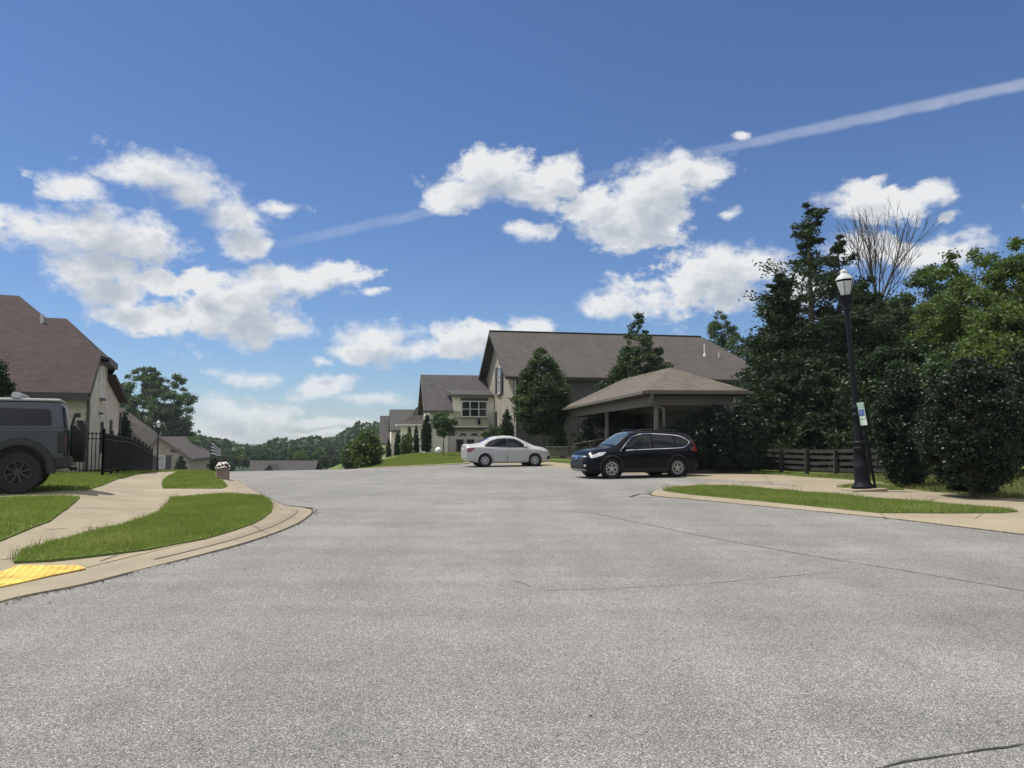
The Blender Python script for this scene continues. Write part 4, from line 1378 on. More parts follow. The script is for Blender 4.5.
# ------------------------------------------------------------------ big brick house on the right
def big_house():
    L, D, E, RZ = 22.0, 14.7, 6.25, 10.75
    root = thing('brick_house', 'large brown-roofed brick house whose buff gable faces the street', 'house', (0.15, 60, -0.05), math.radians(11.0))
    m = MB(); m.box(L / 2, D / 2, E / 2 - 1.0, L, D, E + 2.0)
    # bury the walls inside the gable trim
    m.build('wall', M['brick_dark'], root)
    g = MB()
    yr = D / 2; ov = 0.45; sl = (RZ - E) / (D / 2 + ov)
    zt = lambda y: E + sl * (y + ov) if y <= yr else E + sl * (D - y + ov)
    gp = [(0, 0, -2), (0, D, -2), (0, D, zt(D) - 0.18), (0, yr, RZ - 0.2), (0, 0, zt(0) - 0.18)]
    g.slab([(x - 0.012, y, z) for x, y, z in gp], 0.1, (1, 0, 0))
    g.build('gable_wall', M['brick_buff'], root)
    r = MB()
    xo, xr = -0.75, L - 2.9
    A = (xo, -ov, E); B = (L + ov, -ov, E); Cc = (xr, yr, RZ); Dd = (xo, yr, RZ)
    A2 = (xo, D + ov, E); B2 = (L + ov, D + ov, E)
    roofslab(r, [A, B, Cc, Dd], 0.14); roofslab(r, [Dd, Cc, B2, A2], 0.14); roofslab(r, [B, B2, Cc], 0.14)
    rf = r.build('roof', M['shingle_grey'], root)
    c = MB(); c.bar((xo, yr, RZ + 0.02), (xr, yr, RZ + 0.02), 0.32, 0.07)
    c.build('ridge_cap', M['shingle_grey'], rf)
    v = MB(); v.tube([(17.6, 3.4, 8.2), (17.6, 3.4, 9.55)], 0.055, 10); v.lathe([(0.12, 8.0), (0.12, 8.62), (0.055, 8.75)], 10, Matrix.Translation((17.6, 3.4, 0)))
    v.build('vent_pipe', M['white_trim'], rf)
    v = MB(); v.tube([(18.9, 3.3, 8.2), (18.9, 3.3, 8.85)], 0.08, 10); v.build('vent_pipe', M['galv'], rf)
    # fascia, soffit and rake boards
    f = MB()
    f.box((xo + L + ov) / 2, -ov - 0.02, E - 0.22, L + ov - xo, 0.05, 0.2)
    f.build('fascia', M['dark_trim'], root)
    gt = MB(); gt.tube([(xo, -ov - 0.10, E - 0.10), (L + ov, -ov - 0.10, E - 0.10)], 0.07, 8); gt.build('gutter', M['taupe_trim'], root)
    k = MB()
    k.slab([(xo, -ov, E - 0.16), (xo, yr, RZ - 0.16), (0.05, yr, RZ - 0.16), (0.05, -ov, E - 0.16)], 0.06, (0, 0, -1))
    k.slab([(xo, D + ov, E - 0.16), (0.05, D + ov, E - 0.16), (0.05, yr, RZ - 0.16), (xo, yr, RZ - 0.16)], 0.06, (0, 0, -1))
    k.slab([(xo - 0.03, D + ov, E - 0.34), (xo - 0.03, yr, RZ - 0.34), (xo - 0.03, yr, RZ - 0.02), (xo - 0.03, D + ov, E - 0.02)], 0.05, (1, 0, 0))
    k.slab([(xo - 0.03, -ov, E - 0.34), (xo - 0.03, -ov, E - 0.02), (xo - 0.03, yr, RZ - 0.02), (xo - 0.03, yr, RZ - 0.34)], 0.05, (1, 0, 0))
    k.build('rake_board', M['dark_trim'], root)
    s = MB(); s.box(L / 2, -ov / 2 + 0.02, E - 0.28, L + 0.4, ov + 0.02, 0.05); s.build('soffit', M['dark_trim'], root)
    # openings
    window(root, (-0.012, 6.15, 6.35), -math.pi / 2, 1.7, 2.35, 1, 2, 'white_trim', 'pane_light', True, 0.8)
    window(root, (-0.012, 9.0, 2.95), -math.pi / 2, 1.3, 1.5, 1, 2, 'white_trim', 'pane_light', False, 0.7)
    for x, z in ((9.4, 4.35), (13.5, 4.35), (17.5, 4.35), (9.4, 1.7), (15.5, 1.7)):
        window(root, (x, 0, z), 0, 1.0, 1.5, 1, 2, 'taupe_trim', 'pane', False, 0)
    d = MB(); d.tube([(0.10, -0.14, E - 0.2), (0.10, -0.07, E - 0.5), (0.10, -0.07, 0)], 0.05, 8); d.build('downpipe', M['white_trim'], root)
    b = MB(); b.box(L / 2, -0.05, 0.25, L - 0.3, 0.09, 0.9); b.build('foundation', M['stone'], root)


big_house()
# low retaining wall in front of the brick house
def low_wall():
    a, b = G(545, 457, 55), G(600, 457, 54)
    m = MB()
    root = thing('garden_wall', 'low grey block wall in shade below the round tree', 'wall', a)
    m.bar((0, 0, 0.2), (b[0] - a[0], b[1] - a[1], 0.2), 0.25, 0.75); m.build('wall', M['stone'], root, bevel=0.02)
    c = MB(); c.bar((-0.05, 0, 0.61), (b[0] - a[0] + 0.05, b[1] - a[1], 0.61), 0.34, 0.08); c.build('coping', M['stone'], root, bevel=0.01)


low_wall()


# ------------------------------------------------------------------ white house with the garage
def white_house():
    L, D, E, RZ = 13.0, 10.0, 3.85, 7.42
    root = thing('garage_house', 'cream house with a wide garage door and a three-pane dormer', 'house', (-7.25, 68, -0.10), math.radians(10.0))
    yr = D / 2; ov = 0.4; sl = (RZ - E) / (yr + ov)
    zt = lambda y: E + sl * (min(y, D - y) + ov)
    m = MB()
    m.slab([(0, 0, -1), (0, D, -1), (0, D, zt(D) - 0.17), (0, yr, RZ - 0.19), (0, 0, zt(0) - 0.17)], 0.25, (1, 0, 0))
    m.box(0.9, 0.125, 1.35, 1.28, 0.25, 4.6)
    m.box(8.2, 0.125, 3.0, 13.3, 0.25, 1.66)
    m.box(L / 2, D - 0.15, 1.4, L - 0.55, 0.25, 4.8)
    m.box(L - 0.13, D / 2, 1.4, 0.25, D - 0.6, 4.8)
    m.build('wall', M['siding'], root)
    r = MB(); xo = -0.55
    zr_ = lambda y: E + sl * (y + ov)
    roofslab(r, [(xo, -ov, E), (2.0, -ov, E), (2.0, 2.2, zr_(2.2)), (8.05, 2.2, zr_(2.2)), (8.05, -ov, E), (L + ov, -ov, E), (L + ov, yr, RZ), (xo, yr, RZ)], 0.15)
    roofslab(r, [(xo, yr, RZ), (L + ov, yr, RZ), (L + ov, D + ov, E), (xo, D + ov, E)], 0.15)
    rf = r.build('roof', M['shingle_slate'], root)
    k = MB()
    k.slab([(xo - 0.03, -ov, E - 0.32), (xo - 0.03, -ov, E - 0.0), (xo - 0.03, yr, RZ), (xo - 0.03, yr, RZ - 0.32)], 0.06, (1, 0, 0))
    k.slab([(xo - 0.03, D + ov, E - 0.32), (xo - 0.03, yr, RZ - 0.32), (xo - 0.03, yr, RZ), (xo - 0.03, D + ov, E)], 0.06, (1, 0, 0))
    k.build('rake_board', M['taupe_trim'], root)
    f = MB(); f.box(0.75, -ov - 0.02, E - 0.13, 2.6, 0.05, 0.2); f.build('fascia', M['taupe_trim'], root)
    # dormer rising flush with the front wall
    x0, x1 = 2.05, 8.0
    d = MB(); d.box((x0 + x1) / 2, 1.1, 4.38, x1 - x0, 2.0, 1.76); d.box((x0 + x1) / 2, 0.07, 3.2, x1 - x0, 0.14, 1.4)
    d.build('dormer_wall', M['cream'], root)
    dr = MB(); roofslab(dr, [(x0 - 0.35, -0.3, 5.28), (x1 + 0.35, -0.3, 5.28), (x1 + 0.35, 2.3, 5.82), (x0 - 0.35, 2.3, 5.82)], 0.13)
    dr.build('dormer_roof', M['shingle_slate'], root)
    df = MB(); df.box((x0 + x1) / 2, -0.32, 5.18, x1 - x0 + 0.74, 0.05, 0.2); df.box(x0 - 0.36, 0.9, 5.35, 0.05, 2.4, 0.2); df.build('dormer_fascia', M['taupe_trim'], root)
    window(root, (3.95, 0, 4.0), 0, 2.35, 1.45, 3, 2, 'white_trim', 'pane', False, 0, True, 'dark_trim', 0.085)
    # garage
    h = MB(); h.box(5.6, 0.06, 2.27, 8.3, 0.36, 0.22); h.build('garage_lintel', M['dark_trim'], root)  # dark box standing in for the shadow under the overhang
    g = MB(); g.box(4.6, 0.42, 1.05, 6.2, 0.08, 2.3)
    for i in range(4): g.box(4.6, 0.372, 0.25 + i * 0.54, 6.1, 0.02, 0.03)
    gd = g.build('garage_door', M['garage'], root)
    ja = MB(); ja.box(1.52, 0.2, 1.05, 0.14, 0.45, 2.3); ja.box(8.6, 0.2, 1.05, 1.8, 0.3, 2.3); ja.build('garage_jamb', M['cream'], root)
    for i in range(6):
        x = 1.95 + i * 1.03
        p = MB()
        for q in range(4):
            a0, a1 = math.pi * (q + 0.08) / 4, math.pi * (q + 0.92) / 4
            p.add([(x + 0.34 * math.cos(a) * rr, 0.366, 1.60 + 0.26 * math.sin(a) * rr) for rr, a in ((0.25, a0), (1, a0), (1, (a0 + a1) / 2), (1, a1), (0.25, a1))], [[0, 1, 2, 3, 4]])
        p.build('garage_window', M['pane'], gd)
    # lantern over the door
    l = MB(); l.box(4.35, -0.16, 2.82, 0.2, 0.2, 0.36); l.box(4.35, -0.06, 2.98, 0.08, 0.12, 0.08); l.lathe([(0.16, 0), (0.03, 0.16)], 8, Matrix.Translation((4.35, -0.16, 3.0)))
    l.build('wall_lantern', M['black_metal'], root)
    # white gable window
    window(root, (0, 4.2, 4.55), -math.pi / 2, 0.9, 1.5, 1, 2, 'white_trim', 'pane_light', False, 0.4)
    dp = MB(); dp.tube([(-0.12, -0.12, 3.6), (-0.12, -0.12, -0.5)], 0.05, 8); dp.build('downpipe', M['white_trim'], root)
    mp = pmat(root)
    for px, lab in ((2.6, 'dark wheeled bin left of its twin at the garage door'), (3.55, 'dark wheeled bin right of its twin at the garage door')):
        w = mp @ Vector((px, -0.55, 0))
        gzw = gz(w.x, w.y, 0.1) + 0.05
        b = thing('wheeled_bin', lab, 'bin', (w.x, w.y, gzw), math.radians(10), 'wheeled bins at the garage')
        q = MB(); q.add([(-0.24, -0.28, 0.08), (0.24, -0.28, 0.08), (0.24, 0.28, 0.08), (-0.24, 0.28, 0.08), (-0.30, -0.36, 1.0), (0.30, -0.36, 1.0), (0.30, 0.36, 1.0), (-0.30, 0.36, 1.0)], [(3, 2, 1, 0), (4, 5, 6, 7), (0, 1, 5, 4), (1, 2, 6, 5), (2, 3, 7, 6), (3, 0, 4, 7)])
        q.build('bin_body', M['black_plastic'], b, bevel=0.02)
        q = MB(); q.box(0, 0, 1.04, 0.66, 0.80, 0.07); q.build('lid', M['black_plastic'], b, bevel=0.02)
        for sg in (-1, 1):
            q = MB(); q.lathe([(0.02, -0.03), (0.1, -0.03), (0.1, 0.03), (0.02, 0.03)], 14, Matrix.Translation((sg * 0.27, 0.30, 0.1)) @ Matrix.Rotation(math.pi / 2, 4, 'Y')); q.build('wheel', M['rubber'], b)
    a = at(438.5, 450.5, 62); zz = gz(a.x, a.y, 0.1)
    g = thing('garden_globe', 'white globe on a short pedestal left of the sapling', 'ornament', (a.x, a.y, zz))
    q = MB(); q.ball((0, 0, a.z - zz), 0.27, 18, 12); q.build('globe', M['flower'], g, smooth=True)
    q = MB(); q.lathe([(0.2, 0), (0.08, 0.1), (0.07, max(0.2, a.z - zz - 0.24))], 14); q.build('pedestal', M['stone'], g, smooth=True, angle=40)


white_house()


# ------------------------------------------------------------------ two houses farther down the row
def row_houses():
    x, y = (400 - 512) / FPX * 84, 84
    z0 = -1.45
    root = thing('row_house', 'grey-roofed house with a flared hip roof left of the cream house', 'house', (x, y, z0), math.radians(10))
    # front wing under the flared hip
    m = MB(); m.box(2.4, 2.0, 1.5, 4.4, 4.0, 5.0); m.build('wing_wall', M['siding'], root)
    r = MB(); e = 4.2
    rings = [(0.0, e), (0.55, e + 0.42), (1.05, e + 1.05), (1.45, e + 1.95)]
    prev = None; rows = []
    for ins, z in rings:
        rows.append([(-0.3 + ins * 1.5, -0.4 + ins, z), (5.1 - ins * 0.3, -0.4 + ins, z), (5.1 - ins * 0.3, 4.4 - ins, z), (-0.3 + ins * 1.5, 4.4 - ins, z)])
    vs = [p for rw in rows for p in rw]; fs = []
    for i in range(len(rows) - 1):
        for k in range(4): fs.append([4 * i + k, 4 * i + (k + 1) % 4, 4 * i + 4 + (k + 1) % 4, 4 * i + 4 + k])
    fs.append([4 * (len(rows) - 1) + k for k in range(4)]); fs.append([3, 2, 1, 0])
    r.add(vs, fs); r.build('flared_roof', M['shingle_grey'], root)
    f = MB(); f.box(2.4, -0.42, e - 0.05, 5.3, 0.08, 0.16); f.box(-0.32, 2.0, e - 0.05, 0.08, 4.8, 0.16); f.build('fascia', M['white_trim'], root)
    d = MB(); d.tube([(0.9, -0.06, e), (0.9, -0.06, -0.6)], 0.05, 8); d.build('downpipe', M['dark_trim'], root)
    # main block behind
    m = MB(); m.box(3.4, 9.0, 0.9, 8.4, 8.0, 5.6); m.build('wall', M['siding'], root)
    r = MB(); E, R = 3.6, 6.15
    roofslab(r, [(-1.0, 4.4, E), (8.0, 4.4, E), (8.0, 9, R), (-1.0, 9, R)]); roofslab(r, [(-1.0, 9, R), (8.0, 9, R), (8.0, 13.5, E), (-1.0, 13.5, E)])
    r.build('roof', M['shingle_slate'], root)
    k = MB(); k.slab([(-0.82, 5, -1), (-0.82, 13, -1), (-0.82, 13, E + 0.05), (-0.82, 9, R - 0.25), (-0.82, 5, E + 0.05)], 0.1, (1, 0, 0)); k.build('gable_wall', M['siding'], root)
    window(root, (0.55, 0, 2.4), 0, 0.6, 1.5, 1, 2, 'white_trim', 'pane_light')
    # farthest house
    x, y = (382.5 - 512) / FPX * 101, 101
    root = thing('row_house', 'farthest grey-roofed house standing lowest at the left end of the row', 'house', (x, y, -2.7), math.radians(9))
    m = MB(); m.box(4.2, 4.0, 0.8, 8.4, 8.0, 4.9); m.build('wall', M['brick_tan'], root)
    E, R = 3.25, 6.95
    r = MB(); roofslab(r, [(-0.3, -0.4, E), (8.8, -0.4, E), (8.8, 4, R), (-0.3, 4, R)]); roofslab(r, [(-0.3, 4, R), (8.8, 4, R), (8.8, 8.4, E), (-0.3, 8.4, E)])
    r.build('roof', M['shingle_slate'], root)
    k = MB(); k.slab([(-0.015, 0, -1), (-0.015, 8, -1), (-0.015, 8, E), (-0.015, 4, R - 0.25), (-0.015, 0, E)], 0.1, (1, 0, 0)); k.build('gable_wall', M['cream'], root)
    k = MB(); k.slab([(-0.36, -0.4, E - 0.3), (-0.36, -0.4, E), (-0.36, 4, R), (-0.36, 4, R - 0.3)], 0.06, (1, 0, 0)); k.build('rake_board', M['dark_trim'], root)
    q = MB(); q.box(0.25, -0.06, 1.2, 0.5, 0.12, 4.0); q.build('corner_pier', M['cream'], root)
    window(root, (2.0, 0, 1.6), 0, 0.9, 1.5, 1, 2, 'white_trim', 'pane')


row_houses()


# ------------------------------------------------------------------ brown-roofed house on the left
def brown_house():
    N0 = (-15.9, 29.0)
    z0 = gz(*N0) + 0.1
    root = thing('brown_roof_house', 'tan brick house under a broad brown clipped-gable roof at the left', 'house', (N0[0], N0[1], 0), math.radians(22))
    e0, sl, ov = 3.1, 0.60, 0.4
    zp = lambda y: e0 + sl * (y + ov)
    yr = 5.5; N = 2.4; F = 5.7
    zr = zp(yr); zn = zp(N)
    g = MB()
    g.slab([(0, 0, -1), (0, 11, -1), (0, 11, 3.15), (0, 5.2, 3.95), (0, 5.2, zn - 0.14), (0, N, zn - 0.14), (0, 0, zp(0) - 0.2)], 0.3, (-1, 0, 0))
    g.build('gable_wall', M['brick_tan'], root)
    w = MB(); w.box(-0.75, 0.14, 1.0, 0.9, 0.28, 4.1); w.box(-8.3, 2.2, 1.0, 14.6, 0.3, 4.6); w.box(-9.5, 15.3, 1, 16, 0.3, 5); w.box(-2.0, 10.85, 1.0, 3.4, 0.3, 4.2)
    w.build('wall', M['brick_tan'], root)
    r = MB()
    xe = -16.5
    # near slope of both blocks: one plane
    roofslab(r, [(0.02, -ov, e0), (0.02, N, zn), (-1.7, yr, zr), (-2.55, yr, zr), (-3.9, 7.5, zp(7.5)), (xe, 7.5, zp(7.5)), (xe, -ov, e0)][::-1], 0.13)
    roofslab(r, [(0.02, N, zn), (0.32, N + 0.1, zn - 0.1), (0.32, F - 0.1, zn - 0.1), (0.02, F, zn), (-1.7, yr, zr)], 0.12)
    roofslab(r, [(-1.7, yr, zr), (0.32, F - 0.1, zn - 0.1), (-0.1, F + 1.2, zn - 0.6), (-0.6, 11.0 + ov, e0 + 0.3), (-4.5, 11.0 + ov, e0 + 0.3), (-4.5, yr, zr)], 0.13)
    roofslab(r, [(-3.9, 7.5, zp(7.5)), (-2.55, yr, zr), (-2.55, 9.5, zr), ], 0.12)
    roofslab(r, [(-3.9, 7.5, zp(7.5)), (-2.3, 15.4, e0), (xe, 15.4, e0), (xe, 7.5, zp(7.5))], 0.13)
    rf = r.build('roof', M['shingle_brown'], root)
    v = MB(); v.tube([(-2.55, 5.0, zp(5.0) - 0.1), (-2.55, 5.0, zp(5.0) + 0.36)], 0.07, 10); v.build('vent_pipe', M['galv'], rf)
    # soffits and fascias
    k = MB()
    k.slab([(0.36, N, zn - 0.32), (0.36, N, zn - 0.06), (0.36, F, zn - 0.06), (0.36, F, zn - 0.32)], 0.05, (-1, 0, 0))
    k.slab([(0.04, 0.0, e0 - 0.02), (0.04, N, zn - 0.24), (0.04, N, zn - 0.05), (0.04, -ov, e0 - 0.05), (0.04, -ov, e0 - 0.25)], 0.05, (-1, 0, 0))
    k.box(-8.25, -ov - 0.03, e0 - 0.13, 16.4, 0.05, 0.24)
    k.build('fascia', M['dark_trim'], root)
    s = MB(); s.box(0.18, (N + F) / 2, zn - 0.28, 0.34, F - N, 0.05); s.box(-8.2, 0.95, e0 - 0.17, 16.2, 2.6, 0.05); s.build('soffit', M['dark_trim'], root)
    # lower lean-to roof at the back of the gable
    lr = MB(); roofslab(lr, [(0.34, 5.15, 4.22), (0.34, 11.6, 3.42), (-2.5, 11.6, 3.42), (-2.5, 5.15, 4.22)], 0.2); lr.build('lean_to_roof', M['shingle_brown'], root)
    b = MB(); b.box(-8.3, -0.1, 2.72, 14.6, 0.2, 0.3); b.build('porch_beam', M['dark_trim'], root)
    for x in (-1.75, -5.2, -8.8, -12.4):
        p = MB(); p.box(x, -0.1, 1.3, 0.16, 0.16, 2.6); p.build('porch_post', M['dark_trim'], root)
    d = MB(); d.tube([(-0.06, -0.12, e0 - 0.25), (-0.06, -0.07, e0 - 0.5), (-0.06, -0.07, 0.1)], 0.05, 8); d.build('downpipe', M['dark_trim'], root)
    d = MB(); d.tube([(0.08, 10.9, 2.7), (0.08, 10.9, 0.0)], 0.05, 8); d.build('downpipe', M['dark_trim'], root)
    window(root, (0, 3.1, 3.72), math.pi / 2, 0.85, 1.3, 1, 2, 'white_trim', 'pane_light', False, 0)
    window(root, (0, 3.6, 1.45), math.pi / 2, 0.45, 1.3, 1, 2, 'dark_trim', 'pane', False, 0, False)
    window(root, (0, 7.0, 1.55), math.pi / 2, 0.55, 1.4, 1, 2, 'taupe_trim', 'pane_light', False, 0, False)
    for x in (-3.5, -7.0, -10.6):
        window(root, (x, 2.05, 1.55), 0, 1.1, 1.6, 1, 2, 'white_trim', 'pane', False, 0.3)
    u = MB(); u.box(0.08, 2.75, 2.42, 0.12, 0.35, 0.08); u.box(0.08, 9.6, 1.0, 0.16, 0.5, 0.35); u.build('wall_box', M['dark_trim'], root)


brown_house()


# ------------------------------------------------------------------ low gabled house beyond the crest, left
def low_house():
    Y = 125.0
    o = at(150, 445, Y)
    zb = gz(o.x, Y) - 0.3
    root = thing('low_gabled_house', 'low tan house with dark shutters behind the left lamp post', 'house', (o.x, Y, 0), math.radians(6))
    P = lambda px, py, d=0.0: pmat(root).inverted() @ at(px, py, Y + d)
    a, pk, b = P(150.5, 446), P(159.5, 436.5), P(188, 456.5)
    front = [(a.x, 0, zb), (b.x, 0, zb), (b.x, 0, b.z), (pk.x, 0, pk.z - 0.25), (a.x, 0, a.z)]
    m = MB(); m.slab(front, 0.3, (0, 1, 0)); m.slab([(b.x, 0.3, zb), (b.x, 14, zb), (b.x, 14, b.z), (b.x, 0.3, b.z)], 0.3, (-1, 0, 0))
    m.build('front_wall', M['brick_buff'], root)
    r = MB()
    R0, R1 = (pk.x, -0.4, pk.z), (pk.x, 14, pk.z)
    er = P(191.5, 459); el = P(148.5, 448)
    roofslab(r, [R0, (er.x, -0.4, er.z), (er.x, 14, er.z), R1], 0.3); roofslab(r, [R0, R1, (el.x, 14, el.z), (el.x, -0.4, el.z)], 0.3)
    # the big slope that comes down from the upper left
    t0, t1 = P(122, 407, 6.0), P(160.5, 436, 6.0); l0, l1 = P(112, 412, 2.0), P(150, 446.5, 2.0)
    roofslab(r, [tuple(l0), tuple(l1), tuple(t1), tuple(t0)], 0.3)
    b0, b1 = P(84, 436, 12.0), P(105, 440, 2.0)
    roofslab(r, [tuple(l0), tuple(t0), tuple(b0), tuple(b1)], 0.3)
    r.build('roof', M['shingle_grey'], root)
    k = MB(); k.bar(R0[:1] + (-0.45,) + (pk.z - 0.2,), (er.x, -0.45, er.z - 0.2), 0.12, 0.45); k.bar(R0[:1] + (-0.45,) + (pk.z - 0.2,), (el.x, -0.45, el.z - 0.2), 0.12, 0.45)
    k.bar(tuple(l0 + Vector((0, -0.05, -0.25))), tuple(l1 + Vector((0, -0.05, -0.25))), 0.12, 0.45)
    k.build('rake_board', M['taupe_trim'], root)
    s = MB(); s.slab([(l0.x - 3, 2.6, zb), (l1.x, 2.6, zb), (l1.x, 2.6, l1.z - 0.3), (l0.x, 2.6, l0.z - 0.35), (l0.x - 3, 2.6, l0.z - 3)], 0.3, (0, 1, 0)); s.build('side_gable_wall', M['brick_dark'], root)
    w = P(161, 462); window(root, (w.x, 0, w.z), 0, 1.05, 2.1, 1, 2, 'white_trim', 'pane_light', False, 0)
    for px in (153.5, 168):
        w = P(px, 462.5); q = MB(); q.box(w.x, -0.06, w.z, 0.8, 0.1, 2.3); q.build('shutter', M['shutter'], root)
    w = P(175, 450.5); q = MB(); q.box(w.x, -0.08, w.z, 1.6, 0.16, 0.5); q.build('awning', M['dark_trim'], root)


low_house()


# ------------------------------------------------------------------ roof of the house down in the valley
def valley_house():
    Y = 140.0
    a, b = at(250, 460.5, Y), at(318, 461, Y)
    zb = gz(a.x, Y) - 0.5
    root = thing('valley_house', 'grey roof with a small gable just showing over the crest of the road', 'house', ((a.x + b.x) / 2, Y, 0), 0)
    w = b.x - a.x; zr = a.z; ze = zr - 2.6
    r = MB(); roofslab(r, [(-w / 2, 0, zr), (w / 2, 0, zr), (w / 2 + 0.1, -3, ze), (-w / 2 + 1.0, -3, ze)][::-1], 0.2); roofslab(r, [(-w / 2, 0, zr), (w / 2, 0, zr), (w / 2 + .3, 5, ze), (-w / 2 - .3, 5, ze)], 0.2)
    # small front gable
    c = -w / 2 + w * 0.42; gw = 1.0
    r2 = MB(); zt = zr - 0.55; fe = zt - 1.5
    roofslab(r2, [(c, -1.0, zt), (c, -5.3, zt), (c - gw * 1.3, -5.3, fe), (c - gw * 1.3, -3.5, fe)], 0.12); roofslab(r2, [(c, -1.0, zt), (c + gw * 1.3, -3.5, fe), (c + gw * 1.3, -5.3, fe), (c, -5.3, zt)], 0.12)
    r.build('roof', M['shingle_slate'], root); r2.build('gable_roof', M['shingle_slate'], root)
    g = MB(); g.slab([(c - gw * 1.2, -5.0, fe - 0.1), (c + gw * 1.2, -5.0, fe - 0.1), (c, -5.0, zt - 0.15)], 0.2, (0, 1, 0)); g.build('gable_wall', M['brick_dark'], root)
    m = MB(); m.box(0, 0, (ze + zb) / 2, w, 9.4, ze - zb - 0.1); m.build('wall', M['brick_tan'], root)
    for x in (-4.2, -1.2, 2.0, 4.6): window(root, (x, -4.7, ze - 1.6), 0, 1.0, 1.5, 1, 2, 'white_trim', 'pane')


valley_house()


# ------------------------------------------------------------------ open pavilion
def pavilion():
    A, B = at(646, 390.5, 30.5), at(749, 391, 30.7)
    Cc = at(559.5, 410.3, 52.0)
    A.z = B.z = Cc.z = 3.32
    C2 = Vector((B.x + Cc.x - A.x, B.y + Cc.y - A.y, 3.32))
    P = at(670, 367.5, 33.9); Q = at(624, 379, 40.7); Q.z = P.z
    base = ((A.x + B.x + Cc.x + C2.x) / 4, (A.y + B.y + Cc.y + C2.y) / 4, 0)
    gzb = gz(base[0], base[1], 0.1)
    ang = math.atan2(Cc.y - A.y, Cc.x - A.x) - math.pi / 2
    root = thing('pavilion', 'open hip-roofed shelter with tan shingles behind the black car', 'shelter', (base[0], base[1], gzb), ang)
    r = MB()
    roofslab(r, [A, B, P], 0.13); roofslab(r, [Cc, A, P, Q], 0.13); roofslab(r, [B, C2, Q, P], 0.13); roofslab(r, [C2, Cc, Q], 0.13)
    rf = r.build('roof', M['shingle_tan'], root, world=True)
    g = MB(); dn = Vector((0, 0, -0.09))
    for p, q in ((A, B), (A, Cc)):
        n = (q - p).normalized(); o = Vector((n.y, -n.x, 0)); o = o if o.dot(Vector((P.x, P.y, 0)) - Vector((p.x, p.y, 0))) < 0 else -o
        g.bar(p + dn + o * 0.07, q + dn + o * 0.07, 0.12, 0.12)
    g.build('gutter', M['taupe_trim'], root, world=True)
    f = MB()
    ins = 0.55
    def inset(p, k=ins):
        c0 = Vector((sum(v.x for v in (A, B, Cc, C2)) / 4, sum(v.y for v in (A, B, Cc, C2)) / 4, 0))
        uu = (Cc - A).normalized(); vv = (B - A).normalized()
        su = 1 if (p - A).dot(uu) < 5 else -1
        sv = 1 if (p - A).dot(vv) < 2 else -1
        return p + uu * su * k + vv * sv * k
    a, b, cc, c2 = (inset(v) for v in (A, B, Cc, C2))
    for p, q in ((a, b), (a, cc), (b, c2), (cc, c2)):
        f.bar(p + Vector((0, 0, -0.36)), q + Vector((0, 0, -0.36)), 0.18, 0.44)
    f.build('beam', M['taupe_trim'], root, world=True)
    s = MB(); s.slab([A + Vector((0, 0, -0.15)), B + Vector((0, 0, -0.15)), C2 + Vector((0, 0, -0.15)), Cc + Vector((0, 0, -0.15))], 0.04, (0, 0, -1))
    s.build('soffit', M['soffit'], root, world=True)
    # posts
    for base_p, n in ((a, 0), (a.lerp(cc, 0.44), 1), (cc, 2), (b, 3), (b.lerp(c2, 0.44), 4), (c2, 5)):
        z = gz(base_p.x, base_p.y, 0.1)
        m = MB(); m.bar((base_p.x, base_p.y, z - 0.1), (base_p.x, base_p.y, 3.32 - 0.4), 0.15, 0.15, up=(0, 1, 0))
        po = m.build('post', M['taupe_post'], root, world=True)
        m = MB(); m.box(base_p.x, base_p.y, z + 0.08, 0.24, 0.24, 0.22); m.build('post_base', M['stone'], po, world=False)
        po.children[0].data.transform(pmat(root).inverted())
    d = MB(); q0 = Vector((A.x + 0.22, A.y - 0.05, 3.2))
    d.tube([q0, q0 + Vector((0.02, 0.12, -0.16)), q0 + Vector((-0.02, 0.46, -0.42)), Vector((a.x + 0.28, a.y - 0.14, 2.6)), Vector((a.x + 0.28, a.y - 0.14, 0.1))], 0.055, 10)
    d.build('downpipe', M['taupe_post'], root, world=True, smooth=True)
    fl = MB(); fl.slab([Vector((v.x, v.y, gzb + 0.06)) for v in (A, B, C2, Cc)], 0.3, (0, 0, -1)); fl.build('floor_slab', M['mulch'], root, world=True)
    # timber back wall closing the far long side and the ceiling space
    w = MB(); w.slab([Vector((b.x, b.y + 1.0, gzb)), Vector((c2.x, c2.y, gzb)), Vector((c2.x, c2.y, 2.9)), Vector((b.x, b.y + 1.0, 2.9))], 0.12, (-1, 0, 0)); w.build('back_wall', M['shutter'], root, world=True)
    # handrail inside
    p0, p1 = at(574, 444, 47.5), at(608, 438, 43)
    h = thing('handrail', 'dark metal handrail inside the pavilion behind the black car bonnet', 'handrail', (p0.x, p0.y, gz(p0.x, p0.y, 0.1)))
    m = MB(); m.tube([p0, p1], 0.03, 8); m.build('rail', M['taupe_trim'], h, world=True)
    for t in (0.02, 0.5, 0.98):
        c = p0.lerp(p1, t); m = MB(); m.tube([c, Vector((c.x, c.y, gz(c.x, c.y, 0.08)))], 0.025, 8); m.build('post', M['taupe_trim'], h, world=True)


pavilion()
